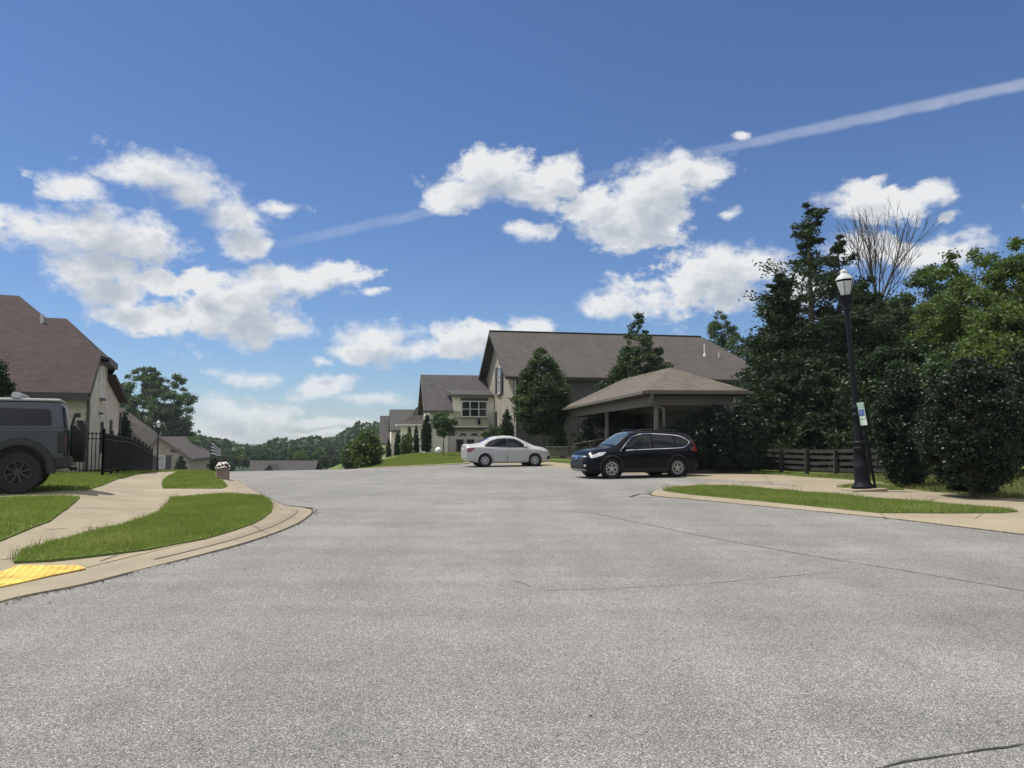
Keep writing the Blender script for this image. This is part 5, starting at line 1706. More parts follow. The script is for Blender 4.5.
# ------------------------------------------------------------------ street lamps
def street_lamp(label, x, y, lean=0.0, group='street lamps', H=6.12):
    z = gz(x, y, 0.12)
    root = thing('street_lamp', label, 'street lamp', (x, y, z), 0, group)
    root.rotation_euler = (0, lean, 0)
    m = MB(); m.lathe([(0.30, -0.02), (0.30, 0.05), (0.25, 0.07), (0.22, 0.13), (0.205, 0.16), (0.20, 0.3), (0.185, 0.55), (0.19, 0.58), (0.19, 0.62), (0.175, 0.64), (0.155, 1.05), (0.175, 1.08), (0.175, 1.13), (0.15, 1.15), (0.145, 1.24), (0.16, 1.26), (0.16, 1.29), (0.13, 1.32), (0.11, 1.75), (0.10, 1.95), (0.135, 2.0), (0.145, 2.05), (0.12, 2.11), (0.10, 2.14), (0.13, 2.22), (0.135, 2.28), (0.10, 2.34)], 16)
    m.build('base', M['pole_metal'], root, smooth=True, angle=40)
    m = MB(); m.lathe([(0.085, 2.3), (0.062, 5.0), (0.062, 5.05), (0.13, 5.12), (0.115, 5.18), (0.16, 5.32), (0.20, 5.50), (0.205, 5.52)], 16)
    m.build('pole', M['pole_metal'], root, smooth=True, angle=40)
    g = MB(); g.lathe([(0.145, 5.52), (0.235, 5.86), (0.245, 5.92)], 6); gl = g.build('lantern_glass', M['lamp_glass'], root)
    c = MB()
    for k in range(6):
        a = 2 * math.pi * k / 6
        c.bar((0.15 * math.cos(a), 0.15 * math.sin(a), 5.52), (0.248 * math.cos(a), 0.248 * math.sin(a), 5.92), 0.018)
    c.lathe([(0.20, 5.925), (0.232, 5.925), (0.20, 6.0), (0.17, 6.0)], 6)
    c.build('lantern_frame', M['pole_metal'], root)
    d = MB(); d.lathe([(0.235, 5.985), (0.225, 6.02), (0.17, 6.10), (0.10, 6.15), (0.095, 6.16), (0.10, 6.18), (0.105, 6.23), (0.085, 6.27), (0.03, 6.29)], 16); d.build('lantern_cap', M['lamp_glass'], root, smooth=True, angle=50)
    p = MB(); p.box(0, 0, -0.09, 0.95, 0.85, 0.14); p.build('footing', M['concrete'], root, bevel=0.02)
    return root


lx, ly = ground(863, 487.5, 0.12)
lamp = street_lamp('black lantern lamp post leaning left with a sign beside it', lx, ly, math.radians(-3.4))
lamp.scale = (0.97, 0.97, 0.945)
# lamp on the left: find the depth at which a lamp this tall ends where the photo shows it
for Yt in np.arange(40, 120, 0.5):
    xx = ray(158, 440)[0] * Yt
    if 436 - (gz(xx, Yt, 0.12) + 6.2 - EYE) * FPX / Yt > 421: break
street_lamp('distant lamp post with a white lantern before the low gabled house', xx, Yt, 0.0)


# ------------------------------------------------------------------ parking sign beside the lamp
def park_sign():
    a = at(864, 487, ly + 0.35)
    z = gz(lx + 0.26, ly - 0.20, 0.03)
    root = thing('parking_sign', 'narrow reserved-parking sign with a blue wheelchair symbol beside the lamp post', 'sign', (lx + 0.26, ly - 0.20, z), 0)
    top = at(860.3, 401.5, ly - 0.2)
    lean = math.atan2(top.x - (lx + 0.26), top.z - z)
    root.rotation_euler = (0, lean, 0)
    H = top.z - z
    m = MB(); m.bar((0, 0.02, -0.3), (0, 0.02, H), 0.055, 0.04, up=(0, 1, 0)); m.build('post', M['pole_metal'], root)
    m = MB(); m.box(0, -0.02, H - 0.23, 0.22, 0.008, 0.46); pl = m.build('sign_plate', M['sign_white'], root, bevel=0.002)
    m = MB(); m.box(0, -0.02, H - 0.54, 0.22, 0.008, 0.15); p2 = m.build('lower_plate', M['sign_white'], root, bevel=0.002)
    pl.rotation_euler.z = p2.rotation_euler.z = math.radians(-63)
    y = -0.0265
    g = MB()
    for dx in (-0.1, 0.1): g.box(dx, y, H - 0.23, 0.008, 0.003, 0.43)
    for dz in (-0.211, 0.211): g.box(0, y, H - 0.23 + dz, 0.208, 0.003, 0.008)
    g.build('border', M['sign_green'], pl)
    b = MB(); b.box(0, y, H - 0.27, 0.15, 0.003, 0.17); b.build('blue_square', M['sign_blue'], pl)
    s = MB(); y2 = y - 0.003; c = H - 0.27
    # wheelchair symbol: head, back, seat, leg and wheel arc
    s.add([(-0.012 + 0.012 * math.cos(t), y2, c + 0.062 + 0.012 * math.sin(t)) for t in np.linspace(0, 2 * math.pi, 12, False)], [list(range(12))])
    s.bar((-0.012, y2, c + 0.045), (-0.008, y2, c - 0.005), 0.002, 0.014, up=(1, 0, 0))
    s.bar((-0.008, y2, c - 0.005), (0.026, y2, c - 0.005), 0.002, 0.012)
    s.bar((0.026, y2, c - 0.005), (0.040, y2, c - 0.045), 0.002, 0.011, up=(1, 0, 0))
    s.bar((-0.010, y2, c + 0.022), (0.018, y2, c + 0.020), 0.002, 0.009)
    arc = [(-0.008 + 0.036 * math.cos(t), y2, c - 0.028 + 0.036 * math.sin(t)) for t in np.linspace(math.radians(115), math.radians(350), 14)]
    for p, q in zip(arc[:-1], arc[1:]): s.bar(p, q, 0.002, 0.009, up=(0, 0.999, 0.01))
    s.build('wheelchair_symbol', M['sign_white'], pl)

    def text(body, z, size, par):
        cu = bpy.data.curves.new('lettering', 'FONT'); cu.body = body; cu.size = size; cu.align_x = 'CENTER'; cu.align_y = 'CENTER'; cu.extrude = 0.0005
        tmp = link('lettering_curve', cu)
        bpy.context.view_layer.update()
        me = bpy.data.meshes.new_from_object(tmp.evaluated_get(bpy.context.evaluated_depsgraph_get()))
        bpy.data.objects.remove(tmp); bpy.data.curves.remove(cu)
        o = link('lettering', me, par); o.location = (0, y - 0.002, z); o.rotation_euler = (math.pi / 2, 0, 0)
        me.materials.clear(); me.materials.append(M['sign_green'])
    text('RESERVED', H - 0.085, 0.042, pl); text('PARKING', H - 0.135, 0.042, pl)


park_sign()


# ------------------------------------------------------------------ dark board fence on the right
def board_fence():
    a = Vector((*ground(758, 468.6, 0.13), 0)); b = Vector((*ground(905, 475.2, 0.13), 0))
    d = (b - a); n = 5; L = d.length
    pts = [a + d * (i / n) for i in range(n + 1)]
    root = thing('board_fence', 'dark four-rail board fence running behind the lamp post', 'fence', (a.x, a.y, gz(a.x, a.y, 0.12)), math.atan2(d.y, d.x))
    for p in pts:
        z = gz(p.x, p.y, 0.05); m = MB(); m.box(p.x, p.y, z + 0.46, 0.13, 0.13, 0.94); m.build('post', M['fence_wood'], root, world=True, bevel=0.008)
    rng = np.random.default_rng(3)
    for i in range(n):
        for k, h in enumerate((0.80, 0.58, 0.36, 0.14)):
            p, q = pts[i], pts[i + 1]
            o = Vector((d.y, -d.x, 0)).normalized() * -0.085
            j = rng.uniform(-0.015, 0.015, 2)
            m = MB(); m.bar((p.x + o.x, p.y + o.y, gz(p.x, p.y, 0.12) + h + j[0]), (q.x + o.x, q.y + o.y, gz(q.x, q.y, 0.12) + h + j[1]), 0.03, 0.125)
            m.build('rail', M['fence_wood'], root, world=True)


board_fence()


# ------------------------------------------------------------------ black metal fence on the left
def metal_fence(label, a, b, group, H=1.38, step=0.115, top_off=0.0):
    a, b = Vector((*a, 0)), Vector((*b, 0)); d = b - a; L = d.length; u = d / L
    root = thing('metal_fence', label, 'fence', (a.x, a.y, gz(a.x, a.y, 0.14)), math.atan2(d.y, d.x), group)
    n = int(L / step)
    m = MB()
    for i in range(n + 1):
        p = a + u * (L * i / n); z = gz(p.x, p.y, 0.14)
        m.bar((p.x, p.y, z + 0.06), (p.x, p.y, z + H - 0.02), 0.02, 0.02, up=(0, 1, 0))
    pk = m.build('pickets', M['black_metal'], root, world=True); pk['kind'] = 'stuff'
    ns = max(1, round(L / 2.0))
    for i in range(ns + 1):
        p = a + u * (L * i / ns); z = gz(p.x, p.y, 0.1)
        q = MB(); q.box(p.x, p.y, z + (H + 0.08) / 2, 0.065, 0.065, H + 0.08); q.box(p.x, p.y, z + H + 0.10, 0.085, 0.085, 0.04); q.lathe([(0.03, 0), (0.035, 0.03), (0.005, 0.07)], 8, Matrix.Translation((p.x, p.y, z + H + 0.11)))
        q.build('post', M['black_metal'], root, world=True)
    for h in (H - 0.05, H - 0.22, 0.14):
        r = MB()
        for i in range(ns):
            p, q = a + u * (L * i / ns), a + u * (L * (i + 1) / ns)
            r.bar((p.x, p.y, gz(p.x, p.y, 0.14) + h), (q.x, q.y, gz(q.x, q.y, 0.14) + h), 0.035, 0.03)
        r.build('rail', M['black_metal'], root, world=True)


fc = ground(102.5, 474.5, 0.14)
metal_fence('black metal picket fence running away beside the walk', fc, ground(150.5, 470.2, 0.14) if False else (fc[0] - 0.359 * 21, fc[1] + 0.933 * 21), 'black metal fences', step=0.10)
metal_fence('black metal picket fence crossing the yard behind the spare wheel', (fc[0] - 0.93 * 9, fc[1] - 0.20 * 9), fc, 'black metal fences')


# ------------------------------------------------------------------ brick planter at the kerb
def planter():
    x, y = ground(222.5, 478, 0.10)
    z = gz(x, y, CH)
    root = thing('brick_planter', 'small square tan brick planter of white flowers at the kerb', 'planter', (x, y, z - 0.02), math.radians(25))
    m = MB(); m.box(0, 0, 0.17, 0.42, 0.42, 0.36); m.build('box', M['brick_red'], root, bevel=0.01)
    m = MB(); m.box(0, 0, 0.36, 0.46, 0.46, 0.04); m.build('rim', M['stone'], root, bevel=0.01)
    rng = np.random.default_rng(8)
    n = 260
    d = rng.normal(0, 1, (n, 3)); d /= np.linalg.norm(d, axis=1)[:, None]; d[:, 2] = np.abs(d[:, 2])
    C = d * np.array([0.20, 0.20, 0.17]) * rng.uniform(0.5, 1.05, n)[:, None] + np.array([0, 0, 0.40])
    o = link('foliage', quads_mesh('foliage', leaves(C, 0.09, 0.06, rng), M['leaf_dark']), root)
    f = MB()
    for i in range(26):
        v = d[i] * np.array([0.21, 0.21, 0.19]) + np.array([0, 0, 0.41])
        f.ball(tuple(v), (0.042, 0.042, 0.03), 7, 4)
    f.build('blossoms', M['flower'], root, smooth=True)['kind'] = 'stuff'
    f = MB()
    for i in range(50, 64):
        v = d[i] * np.array([0.21, 0.21, 0.16]) + np.array([0, 0, 0.41]); f.ball(tuple(v), (0.045, 0.045, 0.035), 7, 4)
    f.build('pink_blossoms', M['petal_pink'], root, smooth=True)['kind'] = 'stuff'


planter()


# ------------------------------------------------------------------ flag, post and boulder far off
def flag():
    Y = 78.0
    x = ray(210.8, 450)[0] * Y; z = gz(x, Y); top = at(210.8, 440, Y).z
    root = thing('flagpole', 'thin dark flagpole standing on the crest at the left of the road', 'flagpole', (x, Y, z))
    m = MB(); m.tube([(0, 0, -0.2), (0, 0, top - z)], [0.04, 0.03], 8); m.ball((0, 0, top - z + 0.05), 0.06, 10, 6); m.build('pole', M['black_metal'], root)
    root2 = thing('flag', 'dark flag with pale stripes hanging from the thin pole', 'flag', (x, Y, top - 0.08))
    def cloth(z0a, z1a, z0b, z1b):
        vs, fs = [], []
        nx = 14
        for i in range(nx + 1):
            u = i / nx
            for v in (0, 1):
                zt = z0a * (1 - u) + z0b * u; zb_ = z1a * (1 - u) + z1b * u
                vs.append((0.03 + 0.98 * u, 0.10 * math.sin(u * 8) * u, (zt if v == 0 else zb_) + 0.06 * math.sin(u * 6)))
        for i in range(nx): fs.append([2 * i, 2 * i + 1, 2 * i + 3, 2 * i + 2])
        return vs, fs
    m = MB()
    stripes = MB()
    hgt = 1.55
    for k in range(9):
        a0, a1 = -hgt * k / 9, -hgt * (k + 1) / 9
        b0, b1 = -0.75 - 0.8 * k / 9, -0.75 - 0.8 * (k + 1) / 9
        (m if k % 2 == 0 else stripes).add(*cloth(a0, a1, b0, b1))
    m.build('cloth', M['flag_dark'], root2, smooth=True, recalc=False); stripes.build('stripes', M['flag_light'], root2, smooth=True, recalc=False)


flag()
b = G(214, 465, 70)
tree('shrub', 'dark upright shrub below the flag at the crest', b, 150, max(1.3, at(215, 453.5, 70).z - b[2]), 0.05, 0.55, BUSH, 24, 0.3, 2200, 0.16, 0.1, 'leaf_dark', 0.03, 0.2, cat='shrub', limbs=4, trunk_name='stem', crown_name='foliage')
Yp = 88.0
for px, ty, lab in ((347, 452, 'white post standing at the end of the road crest'),):
    x = ray(px, 450)[0] * Yp; z = gz(x, Yp)
    r = thing('white_post', lab, 'post', (x, Yp, z)); t = at(px, ty, Yp).z - z
    m = MB(); m.box(0, 0, t / 2, 0.16, 0.16, t); m.build('shaft', M['white_trim'], r, bevel=0.01)
    m = MB(); m.box(0, 0, t + 0.03, 0.24, 0.24, 0.06); m.lathe([(0.13, 0), (0.02, 0.12)], 4, Matrix.Translation((0, 0, t + 0.06)) @ Matrix.Rotation(math.pi / 4, 4, 'Z')); m.build('cap', M['white_trim'], r)
x = ray(349, 460)[0] * 80; z = gz(x, 80); tz = at(348, 462, 80).z
m = MB(); m.ball((0, 0, 0), (0.6, 0.6, max(0.4, tz - z)), 18, 10, random.Random(4), 0.06)
o = m.build('boulder', M['stone'], None, smooth=True); o.location = (x, 80, z)
tag(o, 'grey boulder half hidden behind the crest of the road', 'boulder')
# ------------------------------------------------------------------ cars: lofted bodies
class Loft:
    """stations: x, z bottom, z belt, z top, half width, half width at the roof edge"""
    def __init__(self, st, n=64):
        st = np.array(sorted(st))
        self.x0, self.x1 = st[0, 0], st[-1, 0]
        self.st = st
        # gentle smoothing of the linear interpolation
        xs = np.linspace(self.x0, self.x1, 400)
        self.xs = xs
        self.cols = []
        for c in range(1, 6):
            v = np.interp(xs, st[:, 0], st[:, c])
            k = np.hanning(15); k /= k.sum()
            vp = np.concatenate([np.full(7, v[0]), v, np.full(7, v[-1])])
            self.cols.append(np.convolve(vp, k, 'valid'))

    def par(self, x):
        return [float(np.interp(x, self.xs, c)) for c in self.cols]

    def ring(self, x):
        zb, zl, zt, w, wt = self.par(x)
        h = max(zl - zb, 0.02)
        g = zt - zl
        pts = [(0, zb), (0.84 * w, zb), (0.93 * w, zb + 0.03), (0.972 * w, zb + 0.12 * h), (0.985 * w, zb + 0.30 * h), (0.992 * w, zb + 0.55 * h), (1.0 * w, zb + 0.74 * h), (0.992 * w, zb + 0.86 * h), (0.965 * w, zl - 0.01)]
        # glasshouse / shoulder
        e = min(0.09, g * 0.45)
        a = (0.95 * w, zl + 0.004); b = (wt, zt - e)
        for u in (0.0, 0.33, 0.66, 1.0):
            bow = 0.018 * math.sin(math.pi * u) * min(1, g / 0.4)
            pts.append((a[0] + (b[0] - a[0]) * u + bow, a[1] + (b[1] - a[1]) * u))
        pts += [(wt - 0.28 * e - 0.01, zt - 0.45 * e), (wt - 0.09, zt - 0.10 * e), (wt * 0.72, zt + 0.004), (wt * 0.38, zt + 0.016), (0, zt + 0.02)]
        return pts

    def side(self, x, z):
        r = self.ring(x)[2:14]
        return float(np.interp(z, [p[1] for p in r], [p[0] for p in r]))

    def top(self, x, y):
        r = self.ring(x)[13:][::-1]
        return float(np.interp(abs(y), [p[0] for p in r], [p[1] for p in r]))

    def mesh(self, n=72):
        xs = np.linspace(self.x0, self.x1, n)
        vs, fs = [], []
        m = None
        for x in xs:
            r = self.ring(x)
            full = [(x, -y, z) for y, z in r] + [(x, y, z) for y, z in r[-2:0:-1]]
            m = len(full); vs += full
        for i in range(n - 1):
            for k in range(m):
                k2 = (k + 1) % m
                fs.append([i * m + k, i * m + k2, (i + 1) * m + k2, (i + 1) * m + k])
        fs.append(list(range(m))); fs.append([(n - 1) * m + k for k in range(m)][::-1])
        mb = MB(); mb.add(vs, fs); return mb

    def panel(self, poly, off, sgn, step=0.06, round_=0.0):
        """side panel from an outline in (x,z); sgn -1 = right hand (y<0), +1 = left"""
        if round_: poly = round_poly(poly, round_)
        poly = densify(poly, step)
        nb = len(poly)
        xs = [p[0] for p in poly]; zs = [p[1] for p in poly]
        gx, gy = np.meshgrid(np.arange(min(xs), max(xs), step), np.arange(min(zs), max(zs), step)); gx, gy = gx.ravel() + .003, gy.ravel() + .003
        k = inside(poly, gx, gy)
        co = [Vector(p) for p in poly] + [Vector((a, b)) for a, b in zip(gx[k], gy[k])]
        v, e, f, *_ = delaunay_2d_cdt(co, [(i, (i + 1) % nb) for i in range(nb)], [list(range(nb))], 1, 1e-5)
        mb = MB(); mb.add([(p.x, sgn * (self.side(p.x, p.y) + off), p.y) for p in v], [list(q) for q in f]); return mb

    def cap(self, poly, off, step=0.07):
        """panel on the upper surface from an outline in (x,y)"""
        poly = densify(poly, step); nb = len(poly)
        xs = [p[0] for p in poly]; zs = [p[1] for p in poly]
        gx, gy = np.meshgrid(np.arange(min(xs), max(xs), step), np.arange(min(zs), max(zs), step)); gx, gy = gx.ravel() + .003, gy.ravel() + .003
        k = inside(poly, gx, gy)
        co = [Vector(p) for p in poly] + [Vector((a, b)) for a, b in zip(gx[k], gy[k])]
        v, e, f, *_ = delaunay_2d_cdt(co, [(i, (i + 1) % nb) for i in range(nb)], [list(range(nb))], 1, 1e-5)
        mb = MB(); mb.add([(p.x, p.y, self.top(p.x, p.y) + off) for p in v], [list(q) for q in f]); return mb

    def line(self, pts, w, off, sgn):
        """raised strip along a polyline in (x,z) on the side"""
        pts = smooth_line(pts, 6) if len(pts) > 2 else pts
        P = np.array(densify(pts + pts[::-1], 0.08)); P = P[:len(P) // 2 + 1]
        vs, fs = [], []
        for i in range(len(P)):
            t = P[min(i + 1, len(P) - 1)] - P[max(i - 1, 0)]; t = t / (np.linalg.norm(t) + 1e-9); n = np.array([-t[1], t[0]])
            for s in (-.5, .5):
                q = P[i] + n * s * w
                vs.append((q[0], sgn * (self.side(q[0], q[1]) + off), q[1]))
        for i in range(len(P) - 1): fs.append([2 * i, 2 * i + 1, 2 * i + 3, 2 * i + 2])
        mb = MB(); mb.add(vs, fs); return mb


def round_poly(poly, r, n=4):
    out = []
    N = len(poly)
    for i in range(N):
        p, a, b = np.array(poly[i]), np.array(poly[i - 1]), np.array(poly[(i + 1) % N])
        da, db = a - p, b - p
        la, lb = np.linalg.norm(da), np.linalg.norm(db)
        k = min(r, la * 0.45, lb * 0.45)
        s, e = p + da / la * k, p + db / lb * k
        for j in range(n + 1):
            u = j / n
            out.append(tuple((1 - u) ** 2 * s + 2 * u * (1 - u) * p + u * u * e))
    return out


def wheel(parent, x, y, r, w, spokes, rim_r, sgn, rim_mat='alloy', spoke_w=0.05, tread=False, dark='black_plastic'):
    """sgn: which way the face looks (+1 = +y)"""
    R = Matrix.Translation((x, y, r)) @ Matrix.Rotation(-math.pi / 2 * sgn, 4, 'X')
    wh = MB()
    prof = [(rim_r, -w * 0.48), (r * 0.93, -w * 0.5), (r * 0.985, -w * 0.42), (r, -w * 0.3), (r, w * 0.3), (r * 0.985, w * 0.42), (r * 0.93, w * 0.5), (rim_r + 0.012, w * 0.49), (rim_r, w * 0.44)]
    wh.lathe(prof, 40, R, cap=False)
    if tread:
        for k in range(36):
            a = 2 * math.pi * k / 36
            for s in (-1, 0, 1):
                Q = R @ Matrix.Rotation(a + s * 0.05, 4, 'Z') @ Matrix.Translation((r, 0, s * w * 0.3)) @ Matrix.Rotation(0.5 * (s or 1), 4, 'X')
                wh.box(0, 0, 0, 0.022, 0.045, w * 0.25, Q)
    t = wh.build('wheel', M['rubber'], parent, smooth=True, angle=35)
    rb = MB()
    rb.lathe([(rim_r, -w * 0.4), (rim_r, w * 0.44), (rim_r - 0.02, w * 0.45), (rim_r - 0.03, w * 0.38), (rim_r - 0.035, w * 0.1)], 36, R, cap=False)
    for k in range(spokes):
        a = 2 * math.pi * k / spokes + 0.3
        for da in (-0.17, 0.17) if spokes <= 5 else (0,):
            Q = R @ Matrix.Rotation(a, 4, 'Z')
            p = Q @ Vector((0.05, da * 0.35, w * 0.34)); q = Q @ Vector((rim_r - 0.015, da * rim_r * 1.25, w * 0.40))
            rb.bar(p, q, spoke_w, 0.03, up=R.to_3x3() @ Vector((0, 0, 1)))
    rb.lathe([(0.075, w * 0.28), (0.07, w * 0.39), (0.03, w * 0.42)], 16, R)
    rb.build('rim', M[rim_mat], t, smooth=True, angle=35)
    d = MB(); d.lathe([(0.01, w * 0.12), (rim_r - 0.02, w * 0.12)], 24, R, cap=False); d.lathe([(0.01, -w * 0.4), (rim_r, -w * 0.4)], 24, R, cap=False)
    d.build('brake_disc', M[dark], t)
    return t


def cut_arches(o, axles, r, half_w, depth, zc):
    """cut the wheel openings out of a closed body"""
    cm = MB()
    for x in axles:
        for s in (-1, 1):
            Mx = Matrix.Translation((x, s * (half_w - depth / 2 + 0.1), zc)) @ Matrix.Rotation(math.pi / 2, 4, 'X')
            cm.lathe([(r, -depth / 2 - 0.1), (r, depth / 2 + 0.1)], 40, Mx)
    c = cm.build('cutter', None)
    md = o.modifiers.new('cut', 'BOOLEAN'); md.operation = 'DIFFERENCE'; md.object = c; md.solver = 'EXACT'
    bpy.context.view_layer.update()
    dg = bpy.context.evaluated_depsgraph_get()
    me = bpy.data.meshes.new_from_object(o.evaluated_get(dg))
    o.modifiers.clear(); old = o.data; o.data = me
    me.polygons.foreach_set('use_smooth', [True] * len(me.polygons)); me.set_sharp_from_angle(angle=math.radians(28))
    bpy.data.objects.remove(c)
    bpy.data.meshes.remove(old)


def arch_lip(parent, lf, x, r, z, sgn, mat, w=0.05, a0=-12, a1=192):
    mb = MB(); vs, fs = [], []
    an = np.radians(np.linspace(a0, a1, 30))
    for a in an:
        for rr, off in ((r - 0.012, -0.10), (r - 0.012, 0.012), (r + w, 0.010), (r + w + 0.01, -0.01)):
            px, pz = x + rr * math.cos(a), z + rr * math.sin(a)
            pz = max(pz, 0.2)
            vs.append((px, sgn * (lf.side(px, pz) + off), pz))
    for i in range(len(an) - 1):
        for k in range(3): fs.append([4 * i + k, 4 * i + k + 1, 4 * i + 4 + k + 1, 4 * i + 4 + k])
    mb.add(vs, fs); return mb.build('wheel_arch', M[mat], parent, smooth=True)


def car_common(root, lf, paint, axles, wr, ww, rim_r, rim_mat, spokes, track, arch_r, clad, glass_polys, door_polys, handles, shield, rear_glass, chrome=None, mirror_x=0.72, mirror_z=1.02, tread=False, spoke_w=0.05):
    body = lf.mesh().build('body', M[paint], root, smooth=True, angle=50)
    cut_arches(body, axles, arch_r, track + 0.12, 0.36, wr + 0.015)
    liner = MB()
    for x in axles:
        for s in (-1, 1):
            Mx = Matrix.Translation((x, s * (track - 0.14), wr + 0.015)) @ Matrix.Rotation(math.pi / 2, 4, 'X')
            liner.lathe([(0.02, s * 0.05), (arch_r + 0.0, s * 0.05), (arch_r - 0.004, -s * 0.2)], 30, Mx, cap=False)
    liner.box(sum(axles) / 2, 0, 0.25, axles[1] - axles[0] + 1.0, track * 1.5, 0.12)
    liner.build('underbody', M['black_plastic'], root)
    for x in axles:
        for s in (-1, 1):
            wheel(root, x, s * (track - ww / 2), wr, ww, spokes, rim_r, s, rim_mat, spoke_w)
    for s in (-1, 1):
        for x in axles:
            if clad: arch_lip(root, lf, x, arch_r, wr + 0.015, s, clad[0], clad[1])
        for i, (dp, hd) in enumerate(zip(door_polys, handles)):
            d = lf.panel(dp, 0.004, s, 0.09, 0.05).build('door', M[paint], root, smooth=True)
            h = MB(); y = s * (lf.side(*hd) + 0.025); h.box(hd[0], y, hd[1], 0.19, 0.02, 0.028); h.box(hd[0] - 0.075, y - s * .012, hd[1], 0.03, 0.03, 0.03); h.box(hd[0] + .075, y - s * .012, hd[1], 0.03, 0.03, 0.03)
            h.build('handle', M[paint], d, bevel=0.006)
        for dp in door_polys:
            zlo, zhi = min(p[1] for p in dp), max(p[1] for p in dp)
            for xe in {round(dp[0][0], 3), round(dp[-1][0], 3)}:
                lf.line([(xe, zlo), (xe + 0.005, (zlo + zhi) / 2 * 0.98)], 0.014, 0.007, s).build('door_seal', M['black_plastic'], root)
        for g in glass_polys:
            lf.panel(g, 0.005, s, 0.08, 0.06).build('side_window', M['car_glass'], root, smooth=True)
        if chrome:
            for c in chrome: lf.line(c, 0.022, 0.010, s).build('window_trim', M['chrome'], root)
        mm = MB(); y = lf.side(mirror_x, mirror_z)
        mm.ball((mirror_x, s * (y + 0.13), mirror_z + 0.05), (0.09, 0.12, 0.075), 14, 10)
        mm.bar((mirror_x + 0.02, s * (y - 0.02), mirror_z), (mirror_x, s * (y + 0.10), mirror_z + 0.02), 0.05, 0.03)
        mm.build('mirror', M[paint], root, smooth=True)
    lf.cap(shield, 0.006).build('windscreen', M['car_glass_light'], root, smooth=True)
    lf.cap(rear_glass, 0.006).build('rear_window', M['car_glass'], root, smooth=True)
    return body


def place_heading(root, cx, cy, heading):
    root.location = (cx, cy, gz(cx, cy)); root.rotation_euler = (0, 0, heading)


